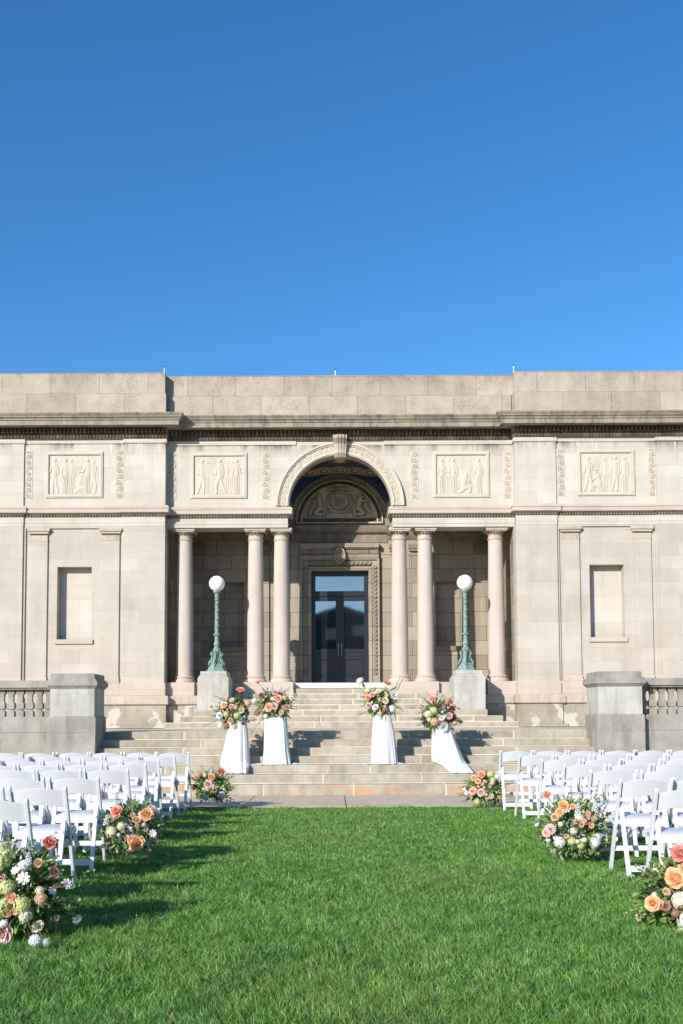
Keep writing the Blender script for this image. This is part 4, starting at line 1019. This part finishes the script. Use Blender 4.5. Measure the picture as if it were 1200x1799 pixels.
def fl_hydrangea(rs, n=100, elong=1.0):
    b = MB(); f1, f2 = rs.uniform(0, 6), rs.uniform(0, 6)
    for i in range(n):
        z = 1-1.55*(i+.5)/n; a = i*2.39996; r = math.sqrt(max(0, 1-z*z)); d = Vector((r*math.cos(a), r*math.sin(a), z)); rr = (.80+rs.uniform(-.14, .14))*(1+.14*math.sin(3*d.x+f1)*math.cos(2.5*d.z+f2))
        q = d.to_track_quat('Z', 'Y').to_matrix().to_4x4(); base = Matrix.Translation(Vector((d.x*rr, d.y*rr, d.z*rr*elong))) @ q @ Matrix.Rotation(rs.uniform(0, 3), 4, 'Z')
        for k in range(4):
            m = base @ Matrix.Rotation(k*math.pi/2, 4, 'Z') @ Matrix.Rotation(-R(15+rs.uniform(-18, 18)), 4, 'Y')
            vs = [m @ Vector(p) for p in ((0, 0, 0), (.13, -.10, .02), (.24, 0, .0), (.13, .10, .02))]; b.add(vs, [(0, 1, 2, 3)])
    b.sphere((0, 0, 0), .52, 10, 6)
    return b
def fl_cosmos(rs):
    b = MB()
    for i in range(8):
        m = Matrix.Rotation(2*math.pi*i/8+rs.uniform(-.08, .08), 4, 'Z') @ Matrix.Rotation(-R(14+rs.uniform(-10, 10)), 4, 'Y'); place(b, petal_pts(1.0, .55, .05, -.12, 4, 3), m)
    return b
def fl_stock(rs):
    b = MB()
    for i in range(34):
        z = i/34*3.2; a = i*2.4; r = .62*(1-.72*(i/34))+.1; c = Vector((r*math.cos(a), r*math.sin(a), z)); d = Vector((math.cos(a), math.sin(a), .35)).normalized()
        q = d.to_track_quat('Z', 'Y').to_matrix().to_4x4()
        for k in range(5):
            m = Matrix.Translation(c) @ q @ Matrix.Rotation(k*1.257, 4, 'Z') @ Matrix.Rotation(-R(25), 4, 'Y'); s_ = .42*(1-.45*i/34)
            vs = [m @ (Vector(p)*s_) for p in ((0, 0, 0), (.5, -.38, .05), (.95, 0, .0), (.5, .38, .05))]; b.add(vs, [(0, 1, 2, 3)])
    b.tube([(0, 0, -.5), (0, 0, 3.4)], .06, 5)
    return b
def fl_amaranth(rs):
    b = MB()
    for i in range(90):
        t = i/90; z = -4.2*t; r = .42*(1-.5*t); a = i*2.4; c = Vector((r*math.cos(a)*.7+.25*math.sin(t*4), r*math.sin(a)*.7, z)); b.sphere(c, .16*(1-.4*t), 5, 4, (1, 1, 1.3))
    return b
KIND = {'rose': (fl_rose, 'rose'), 'dahlia': (fl_dahlia, 'dahlia'), 'hydrangea': (fl_hydrangea, 'hydrangea'), 'cosmos': (fl_cosmos, 'cosmos'), 'stock': (fl_stock, 'stock_flower'), 'amaranth': (fl_amaranth, 'amaranth_tassel'),
        'bud': (lambda rs: fl_rose(rs, 1.15), 'spray_rose')}
CACHE = {}
def bloom(parent, kind, colour, p, r, face=None, rs=random):
    """one flower head at world point p, radius r, facing vector"""
    key = (kind, colour, rs.randrange(2))
    if key not in CACHE:
        b = KIND[kind][0](random.Random(hash(kind) % 97+key[2]*5 if False else len(CACHE)+3)); me = bpy.data.meshes.new(KIND[kind][1])
        me.from_pydata(b.v, [], b.f); me.materials.append(PC[colour]); me.polygons.foreach_set('use_smooth', [True]*len(me.polygons)); CACHE[key] = me
    o = bpy.data.objects.new(KIND[kind][1], CACHE[key]); COL.objects.link(o); o.parent = parent
    o.location = Vector(p)-Vector(parent.location); o.scale = (r*rs.uniform(.88, 1.1), r*rs.uniform(.85, 1.1), r*rs.uniform(.8, 1.05))
    if face is None: face = Vector((rs.uniform(-.5, .5), -1, rs.uniform(.1, .8)))
    if kind in ('stock',): face = Vector((rs.uniform(-.15, .15), rs.uniform(-.15, .1), 1))
    if kind == 'amaranth': o.rotation_euler = (rs.uniform(-.1, .1), rs.uniform(-.15, .15), rs.uniform(0, 6)); return o
    q = Vector(face).normalized().to_track_quat('Z', 'Y'); o.rotation_euler = (q.to_matrix() @ Matrix.Rotation(rs.uniform(0, 6.28), 3, 'Z')).to_euler()
    if kind == 'cosmos':
        key = 'cc'
        if key not in CACHE:
            b = MB(); b.sphere((0, 0, .05), .22, 10, 6, (1, 1, .6)); me = bpy.data.meshes.new('flower_centre'); me.from_pydata(b.v, [], b.f); me.materials.append(PC['yellow']); CACHE[key] = me
        c = bpy.data.objects.new('flower_centre', CACHE[key]); COL.objects.link(c); c.parent = o
    return o
def leaf_geom(b, p, d, up, L, Wd):
    d = Vector(d).normalized(); n = Vector(up).cross(d); n = n.normalized() if n.length > 1e-3 else Vector((1, 0, 0)); u = d.cross(n)
    p = Vector(p); q = [p, p+d*L*.3+n*Wd*.42+u*.06*L, p+d*L*.68+n*Wd*.38+u*.02*L, p+d*L-u*.12*L, p+d*L*.68-n*Wd*.38+u*.02*L, p+d*L*.3-n*Wd*.42+u*.06*L, p+d*L*.33, p+d*L*.68-u*.03*L]
    b.add(q, [(0, 1, 6), (1, 2, 7, 6), (2, 3, 7), (0, 6, 5), (6, 7, 4, 5), (7, 3, 4)])
def foliage(parent, centre, rad, n, rs, leaf=.045, mats=(0, 1, 2, 4), stretch=(1, .8, .9), core=.25):
    bs = {m: MB() for m in mats}
    c = Vector(centre)
    for i in range(n):
        a = rs.uniform(0, 2*math.pi); z = rs.uniform(-.9, 1); r = math.sqrt(1-z*z); rr = rs.uniform(core, 1)**.6
        d = Vector((r*math.cos(a), r*math.sin(a), z)); p = c+Vector((d.x*rad*stretch[0], d.y*rad*stretch[1], d.z*rad*stretch[2]))*rr*.92
        # clumps choose the same leaf kind
        m = mats[int((math.sin(p.x*31+seed_off[0])+math.cos(p.z*27+p.y*19)+2)/4.001*len(mats))] if rs.random() < .7 else rs.choice(mats)
        dd = (d+Vector((rs.uniform(-.8, .8), rs.uniform(-.8, .8), rs.uniform(-.6, .7)))).normalized(); L = leaf*rs.uniform(.55, 1.3)
        leaf_geom(bs[m], p, dd, (rs.uniform(-1, 1), rs.uniform(-1, 1), 1), L, L*.5)
    for m, b in bs.items():
        if b.v: b.build('foliage', LC[m], parent)
seed_off = [0.0]
def spray(parent, p0, p1, rs, mat=1, leaf=.03, n=14, sag=.0, flowers=None):
    """a leafy twig from p0 to p1: stem with leaves either side"""
    b = MB(); s_ = MB(); p0, p1 = Vector(p0), Vector(p1); pts = []
    for i in range(9):
        t = i/8; q = p0.lerp(p1, t)+Vector((rs.uniform(-.006, .006), rs.uniform(-.006, .006), -sag*math.sin(t*math.pi*.5)**2+sag*t*.0)); pts.append(q)
    s_.tube(pts, [.003]*5+[.002]*4, 4)
    for i in range(n):
        t = .15+.85*(i/(n-1)); q = pts[min(8, int(t*8))]; d = (p1-p0).normalized()
        side = Vector((rs.uniform(-1, 1), rs.uniform(-1, 1), rs.uniform(-.5, 1))); leaf_geom(b, q, d*.6+side, (0, -1, .5), leaf*rs.uniform(.7, 1.2)*(1.1-.5*t), leaf*.5)
    s_.build('twig', M['stem'], parent); b.build('leaf_spray', LC[mat], parent)
    if flowers:
        col, r = flowers
        for i in range(3): bloom(parent, 'bud', col, pts[8-2*i]+Vector((rs.uniform(-.02, .02), rs.uniform(-.02, .02), 0)), r, rs=rs)
def arrangement(label, cpx, cpy, Y, rad, blooms, sprays, nleaf, seed, leaf=.045, base=None, stretch=(1, .8, .9), mats=(0, 1, 2, 4), depth=.5, cat='flowers', group=None):
    """blooms: (kind, colour, px, py, radius_px [, dy]) - measured on the photograph, spread over the bouquet's own depth"""
    rs = random.Random(seed); seed_off[0] = seed*1.7
    c = at(cpx, cpy, Y); z0 = base if base is not None else c.z-rad
    P = thing('flower_arrangement', label, cat, (c.x, Y, z0), group)
    foliage(P, c, rad, nleaf, rs, leaf, mats, stretch)
    st = MB()
    ppm = F/Y
    for bl in blooms:
        kind, colr, px, py, rp = bl[:5]; q = at(px, py, Y); off = Vector((q.x-c.x, 0, q.z-c.z)); k = min(1, off.length/(rad*1.15)); front = -rad*stretch[1]*math.sqrt(max(0, 1-k*k))*.95
        dy = bl[5] if len(bl) > 5 else front; p = Vector((q.x, Y+dy, q.z)); r = rp/ppm*(.92 if kind != 'cosmos' else .82)*rs.uniform(.86, 1.04)
        # keep the measured apparent place when moved in depth
        p = Vector((q.x*(Y+dy)/Y, Y+dy, EYE+(q.z-EYE)*(Y+dy)/Y))
        face = Vector((off.x/rad*.8+rs.uniform(-.2, .2), -1+rs.uniform(-.1, .3), off.z/rad*.7+.25+rs.uniform(-.2, .2)))
        bloom(P, kind, colr, p, r, face, rs)
        if kind != 'amaranth': st.tube([c+Vector((off.x*.2, 0, -rad*.5)), c+(p-c)*.6, p+Vector((0, .01, -.004))], .0035, 4)
    if st.v: st.build('stem', M['stem'], P)
    for i in range(22):      # small filler blossoms scattered through and past the edge of the bouquet
        a_ = rs.uniform(0, 2*math.pi); q_ = rs.uniform(.2, 1.12); dx_, dz_ = math.cos(a_)*q_, math.sin(a_)*q_*.9
        if dz_ < -.7: continue
        y_ = -math.sqrt(max(0, 1-min(1, q_)**2))*rad*stretch[1]*rs.uniform(.8, 1.08)
        kd, cl_ = rs.choice([('bud', 'blush'), ('bud', 'cream'), ('bud', 'peach'), ('hydrangea', 'cream'), ('hydrangea', 'green'), ('cosmos', 'white'), ('hydrangea', 'white'), ('bud', 'buff')])
        bloom(P, kd, cl_, c+Vector((dx_*rad, y_, dz_*rad)), rad*rs.uniform(.055, .10), Vector((dx_+rs.uniform(-.4, .4), -1, dz_+rs.uniform(-.2, .6))), rs)
    for i in range(18):
        a_ = rs.uniform(-.35, math.pi+.35); f_ = rs.uniform(-.9, .4); d = Vector((math.cos(a_), f_*.6, math.sin(a_)*.9)); L_ = rad*rs.uniform(1.0, 1.45)
        spray(P, c+d*rad*.45, c+d*L_, rs, rs.choice(mats), leaf*rs.uniform(.5, .8), 16)
    for sp in sprays:
        x0, y0, x1, y1, mt = sp[:5]; a = at(x0, y0, Y); e = at(x1, y1, Y-.05+rs.uniform(-.1, .1)); spray(P, a, e, rs, mt, leaf*(.75 if len(sp) < 6 else sp[5]), 18)
    return P
GP = 'flower arrangements on the draped stands'; GG = 'ground flower arrangements along the aisle'
# on the stands (photograph pixels)
arrangement('loose bouquet on the leftmost stand, one coral rose high above a white dahlia', 411, 1252, 16.62, .27,
  [('rose','coral',422.5,1213,7,-.05),('rose','peach',394,1239,7.5),('dahlia','white',386,1257,9),('hydrangea','white',387,1275,6),('rose','blush',407,1242,6),('rose','cream',408,1231,5.5),('rose','blush',372,1242,5),('hydrangea','green',398,1255,7.5),
   ('hydrangea','mauve',398,1276,7.5),('hydrangea','green',412,1276,7),('hydrangea','green',417,1257,7),('amaranth','green',417,1280,4.2),('dahlia','wine',427,1271,4),('rose','blush',406,1266,5.5),('hydrangea','buff',414,1243,6),('rose','cream',424,1248,5.5),('hydrangea','buff',436,1236,7),('cosmos','white',423,1261,5),('rose','wine',421,1229,3)],
  [(398,1258,356,1276,1),(420,1270,452,1264,3),(420,1275,444,1284,1),(400,1235,376,1222,4),(415,1235,433,1225,0),(405,1260,370,1258,3),(418,1240,421,1213,0)], 2100, 21, .052, 1.215, mats=(0, 1, 3, 4), group=GP)
arrangement('bouquet on the stand left of the doorway, cream plume at its right', 482, 1240, 16.62, .28,
  [('rose','coral',454,1199,6,-.05),('rose','mauve',460,1222,6.5),('rose','peach',489,1228,8),('rose','peach',473,1243,8.5),('rose','blush',484,1217,6.5),('rose','blush',483,1241,6.5),('rose','blush',503,1242,6),('hydrangea','white',447,1232,7),('hydrangea','mauve',452,1252,7),('hydrangea','white',467,1258,5),
   ('stock','cream',512,1230,7),('hydrangea','cream',518,1222,6),('hydrangea','green',500,1226,6),('rose','cream',494,1251,5),('amaranth','green',492,1248,4.5),('cosmos','white',478,1228,5)],
  [(480,1230,440,1215,4),(490,1225,510,1207,2),(495,1222,523,1232,2),(497,1250,506,1278,0),(475,1256,462,1264,0),(470,1222,462,1210,0),(470,1225,470,1208,0),(485,1255,480,1268,0),(470,1250,440,1290,1),(497,1255,512,1262,1)], 2100, 22, .052, 1.235, group=GP)
arrangement('bouquet on the stand right of the doorway, cream pompon reaching up left', 668, 1236, 16.62, .27,
  [('hydrangea','cream',633,1197,8.5,-.03),('hydrangea','cream',646,1213,7),('rose','coral',680,1201,7,-.02),('dahlia','white',692,1223,8.5),('rose','cream',677,1231,6.5),('rose','blush',655,1221,6.5),('rose','coral',647,1226,6),('rose','blush',648,1240,6.5),('rose','cream',665,1215,6),('rose','white',660,1243,7),
   ('hydrangea','mauve',677,1246,7.5),('hydrangea','white',689,1245,7.5),('amaranth','green',667,1247,4.5),('amaranth','green',677,1256,3.5),('hydrangea','green',668,1254,5.5),('hydrangea','yellow',667,1231,3),('hydrangea','green',680,1222,5)],
  [(690,1220,705,1185,2),(697,1215,708,1192,2),(655,1245,628,1258,2),(655,1232,624,1232,1),(650,1230,638,1224,3),(692,1240,708,1248,0),(690,1245,695,1260,0),(685,1215,696,1207,0),(640,1208,636,1200,1)], 2000, 23, .052, 1.275, group=GP)
arrangement('wide bouquet on the rightmost stand with wine dahlia and large white dahlia', 770, 1258, 16.62, .30,
  [('dahlia','white',779,1277,10.5),('rose','coral',760,1228,7),('hydrangea','cream',752,1255,9),('hydrangea','green',762,1248,8),('hydrangea','buff',763,1268,8),('dahlia','wine',795,1245,6.5),('hydrangea','mauve',780,1243,5),('rose','blush',789,1258,7),('rose','wine',798,1261,5),('hydrangea','rose',789,1232,7),('rose','white',776,1262,5),
   ('amaranth','green',760,1281,4.3),('amaranth','green',773,1258,3.4),('hydrangea','buff',799,1270,6),('rose','buff',808,1268,5),('hydrangea','cream',754,1264,5)],
  [(765,1235,748,1215,2),(770,1235,780,1220,2),(757,1240,742,1225,2),(755,1262,727,1264,3),(750,1268,735,1275,3),(795,1240,808,1246,3),(800,1265,813,1270,1),(790,1275,799,1285,0),(765,1235,770,1213,0)], 2100, 24, .052, 1.06, mats=(0, 1, 2, 3), group=GP)
# on the lawn and pavement
arrangement('ground flowers on the left near the steps, buff hydrangea beside the last chair', 371, 1383, 13.55, .25,
  [('hydrangea','buff',347,1362,10),('rose','rose',388,1356,7.5),('rose','apricot',372,1366,7),('rose','blush',366,1378,8),('stock','white',371,1362,4.5),('hydrangea','cream',360,1362,5),('hydrangea','white',390,1397,7.5),('hydrangea','white',362,1400,5.5),('hydrangea','green',364,1388,5),('cosmos','white',384,1398,4)],
  [(380,1395,410,1405,3),(375,1395,402,1398,3),(355,1390,340,1380,3),(365,1370,373,1346,2),(385,1370,398,1378,1),(375,1400,420,1412,3)], 1300, 31, .05, None, mats=(0, 1, 1, 4), group=GG)
arrangement('ground flowers halfway down the left aisle with bright coral and apricot roses', 229, 1457, 8.75, .26,
  [('rose','coral',206,1427,13.5),('rose','apricot',258,1432,12),('rose','apricot',241,1481,14),('rose','apricot',233,1476,10),('rose','buff',240,1441,9),('cosmos','white',249,1431,9),('cosmos','white',268,1464,9),('stock','white',205,1420,6),('stock','white',186,1450,8),('hydrangea','cream',196,1462,11),('hydrangea','cream',213,1452,9),('hydrangea','buff',261,1494,7),('rose','blush',267,1422,8),('hydrangea','cream',232,1490,7)],
  [(205,1440,205,1395,2),(225,1440,230,1400,2),(195,1470,176,1440,2),(200,1480,170,1493,3),(250,1450,285,1455,1),(255,1470,281,1480,4),(245,1420,262,1402,2),(215,1490,190,1503,4),(230,1492,215,1508,4)], 1600, 32, .05, None, mats=(0, 1, 2, 4, 2), group=GG)
arrangement('large ground flowers nearest the camera on the left, with white daisies and dusty pink rose', 30, 1573, 6.1, .32,
  [('rose','rose',88,1483,15,-.05),('cosmos','white',41,1543,15),('cosmos','white',116,1553,14),('cosmos','white',135,1614,13),('cosmos','white',27,1530,12),('hydrangea','green',2,1505,26),('stock','white',50,1520,9),('hydrangea','white',43,1520,14),('hydrangea','green',12,1560,20),('hydrangea','green',38,1590,20),('hydrangea','cream',45,1608,16),
   ('bud','peach',21,1577,9),('bud','peach',13,1603,9),('bud','peach',27,1601,8),('rose','blush',5,1638,20),('hydrangea','green',5,1590,18),('rose','buff',68,1517,10),('rose','mauve',95,1532,9),('hydrangea','buff',72,1580,13),('hydrangea','cream',70,1565,9),('rose','cream',66,1627,12),('hydrangea','white',62,1652,13,-.42),('hydrangea','white',80,1656,8,-.40)],
  [(60,1530,50,1475,2),(75,1560,120,1590,2),(80,1600,135,1610,4),(75,1595,110,1595,4),(60,1545,105,1545,2),(85,1560,118,1555,2),(60,1620,100,1632,2),(70,1530,95,1515,0),(20,1630,30,1655,1),(80,1560,90,1580,3)], 2300, 33, .055, None, mats=(0, 1, 1, 4, 3), group=GG)
arrangement('ground flowers on the right near the steps, coral rose beside lime blooms', 852, 1387, 13.55, .27,
  [('rose','coral',846,1361,8.5),('rose','apricot',833,1367,6.5),('rose','peach',831,1390,8),('rose','peach',840,1373,6),('hydrangea','green',862,1360,9),('hydrangea','green',866,1371,7),('stock','white',878,1372,5),('hydrangea','white',873,1365,7),('rose','blush',845,1393,8.5),('hydrangea','white',820,1394,6.5),('hydrangea','cream',816,1387,5),('hydrangea','green',839,1409,8),('hydrangea','blush',865,1376,5),('rose','cream',863,1399,5)],
  [(870,1370,895,1368,2),(830,1395,808,1398,0),(830,1400,815,1408,0),(868,1395,876,1402,3),(875,1380,880,1395,2)], 1300, 34, .052, None, mats=(0, 1, 1, 4), group=GG)
arrangement('ground flowers halfway down the right aisle, coral rose high, white hydrangeas low', 1006, 1455, 8.8, .31,
  [('rose','coral',961,1397,9.5,-.03),('rose','apricot',990,1416,11),('rose','apricot',984,1427,9),('cosmos','white',996,1422,9),('rose','buff',975,1436,7),('rose','apricot',1006,1417,6),('dahlia','blush',968,1457,12),('rose','peach',961,1463,9),('hydrangea','white',983,1479,12),('hydrangea','white',1045,1480,12),('hydrangea','white',1050,1470,8),('bud','peach',1021,1449,6),('bud','peach',1038,1450,6.5),('bud','peach',1028,1445,5),
   ('bud','blush',1032,1436,4.5),('bud','blush',1042,1437,4),('hydrangea','cream',1018,1436,8),('stock','white',1015,1432,7),('stock','white',1045,1425,7),('hydrangea','green',1005,1478,9),('hydrangea','cream',1008,1460,8),('hydrangea','green',1020,1485,8),('hydrangea','cream',985,1448,7)],
  [(1040,1440,1052,1375,2),(1035,1440,1048,1390,2),(1015,1430,1023,1392,2),(1045,1440,1066,1415,2),(980,1475,938,1470,2),(1035,1495,1072,1485,3),(1020,1495,985,1495,3),(1050,1440,1058,1425,0),(1035,1500,1050,1500,4)], 2000, 35, .05, None, mats=(0, 1, 2, 4), group=GG)
arrangement('ground flowers cut by the right edge of the photo, wide apricot blooms', 1204, 1580, 6.35, .31,
  [('rose','rose',1196,1502,17),('rose','apricot',1187,1545,19),('rose','apricot',1205,1530,15),('rose','apricot',1148,1587,14),('rose','peach',1160,1588,8),('rose','mauve',1168,1592,10),('hydrangea','cream',1196,1580,17),('hydrangea','white',1206,1618,18),('hydrangea','white',1202,1640,15),('hydrangea','cream',1230,1560,22),('hydrangea','mauve',1187,1605,9),('rose','blush',1235,1610,18)],
  [(1165,1610,1118,1610,4),(1165,1620,1120,1630,1),(1170,1600,1140,1620,1),(1160,1545,1140,1550,1),(1180,1620,1150,1640,1)], 2300, 36, .06, None, mats=(0, 1, 1, 4, 3), group=GG)
# fallen leaf on the lawn
b = MB(); q = at(407, 1487, 10.3); q.z = lawn_z(10.3)+.055; leaf_geom(b, q, (1, .2, .1), (0, .2, 1), .075, .06)
tag(b.build('fallen_leaf', PC['coral']), 'small rusty brown leaf lying on the grass right of the left ground flowers', 'leaf')

# ------------------------------------------------------------------ building behind the camera (seen only mirrored in the door glass)
H_ = thing('brick_hall', 'dark brick hall with a low gabled roof standing across the lawn', 'building', (1, -45, -.3))
b = MB(); b.box(-11, 13, -60, -45, -.3, 8.5); b.build('wall', plain('dark_brick', (.05, .03, .025, 1), .9), H_)
b = MB(); b.add([(-12, -44.3, 8.3), (14, -44.3, 8.3), (14, -60.6, 8.3), (-12, -60.6, 8.3), (1, -44.3, 12.9), (1, -60.6, 12.9)], [(0, 1, 4), (2, 3, 5), (0, 4, 5, 3), (1, 2, 5, 4), (0, 3, 2, 1)]); b.build('roof', plain('dark_slate', (.03, .03, .035, 1), .8), H_)
for x_, z_ in ((-9, 3), (-5, 3), (-1, 3), (3, 3), (7, 3), (-.6, 9.3), (2.2, 9.6)):
    b = MB(); b.box(x_, x_+1.9, -45.02, -44.2, z_, z_+(2.8 if z_ < 5 else 1.1)); b.build('window', M['joint'], H_)

# ------------------------------------------------------------------ grass blades
def grass():
    P = []; 
    bands = [(3.6, 5.0, 13000, .0036), (5.0, 7.0, 10500, .0045), (7.0, 9.5, 8000, .0058), (9.5, 13.88, 6000, .0078)]
    for (y0, y1, dens, wd) in bands:
        x0, x1 = -(.36*y1+.9), (.38*y1+.9)
        n = int(dens*(y1-y0)*(x1-x0)); x = rng.uniform(x0, x1, n); y = rng.uniform(y0, y1, n)
        keep = (x > -(.35*y+.6)) & (x < (.37*y+.6)); x, y = x[keep], y[keep]
        P.append(np.stack([x, y, np.full(len(x), wd)], 1))
    for (y0, y1, dens, wd) in ((1.5, 6, 2600, .009), (6, 13.88, 2200, .011)):      # sparser, broader blades outside the main area
        n = int(dens*(y1-y0)*18); x = rng.uniform(-9, 9, n); y = rng.uniform(y0, y1, n)
        keep = ~((x > -(.35*y+.6)) & (x < (.37*y+.6)) & (y > 3.6)) & (x > -(.36*y+3.4)) & (x < (.38*y+3.4)); x, y = x[keep], y[keep]
        P.append(np.stack([x, y, np.full(len(x), wd)], 1))
    P = np.concatenate(P); n = len(P); x, y, wd = P.T
    cl = np.sin(x*7.3+np.sin(y*5.1)*1.7)*np.cos(y*6.1+np.sin(x*4.3)*2)  # tufts
    cl2 = np.sin(x*23+y*9)*np.cos(y*27-x*7)
    h = rng.uniform(.018, .058, n)*(1+.25*cl+.15*cl2)*(1+.35*(rng.random(n)<.06)); edge = np.clip((13.9-y)/.25, .35, 1); h *= edge
    az = rng.uniform(0, 2*np.pi, n); la = rng.uniform(0, 2*np.pi, n)*.8+1.2*cl; lean = h*rng.uniform(.15, 1.1, n)*np.where(rng.random(n) < .35, 1.9, 1)
    dx, dy = np.cos(la)*lean, np.sin(la)*lean; ax, ay = np.cos(az)*wd/2, np.sin(az)*wd/2
    z0 = .012*(np.clip(y, -8, 14)-14)-.02
    V = np.zeros((n, 5, 3))
    V[:, 0] = np.stack([x-ax, y-ay, z0], 1); V[:, 1] = np.stack([x+ax, y+ay, z0], 1)
    V[:, 2] = np.stack([x-ax*.8+dx*.4, y-ay*.8+dy*.4, z0+h*.62], 1); V[:, 3] = np.stack([x+ax*.8+dx*.4, y+ay*.8+dy*.4, z0+h*.62], 1)
    V[:, 4] = np.stack([x+dx, y+dy, z0+h*.98], 1)
    me = bpy.data.meshes.new('grass'); me.vertices.add(5*n); me.vertices.foreach_set('co', V.reshape(-1))
    base = np.arange(n)[:, None]*5
    L = np.concatenate([base+np.array([0, 1, 3, 2]), base+np.array([2, 3, 4])], 1).reshape(-1).astype(np.int32)
    me.loops.add(7*n); me.loops.foreach_set('vertex_index', L); me.polygons.add(2*n)
    st = (np.arange(n)[:, None]*7+np.array([0, 4])).reshape(-1).astype(np.int32); me.polygons.foreach_set('loop_start', st)
    me.update(calc_edges=True)
    tone = np.clip(rng.beta(2.2, 2.6, n)+.10*cl+.05*cl2, 0, 1); dead = rng.random(n) < .05; tone[dead] = rng.uniform(.86, 1, dead.sum())
    a = me.attributes.new('tone', 'FLOAT', 'POINT'); a.data.foreach_set('value', np.repeat(tone, 5).astype(np.float32))
    me.materials.append(M['grass']); me.polygons.foreach_set('use_smooth', np.ones(2*n, bool))
    o = bpy.data.objects.new('grass', me); COL.objects.link(o); o['kind'] = 'stuff'; o['label'] = 'short green grass blades of the lawn'; o['category'] = 'grass'
grass()
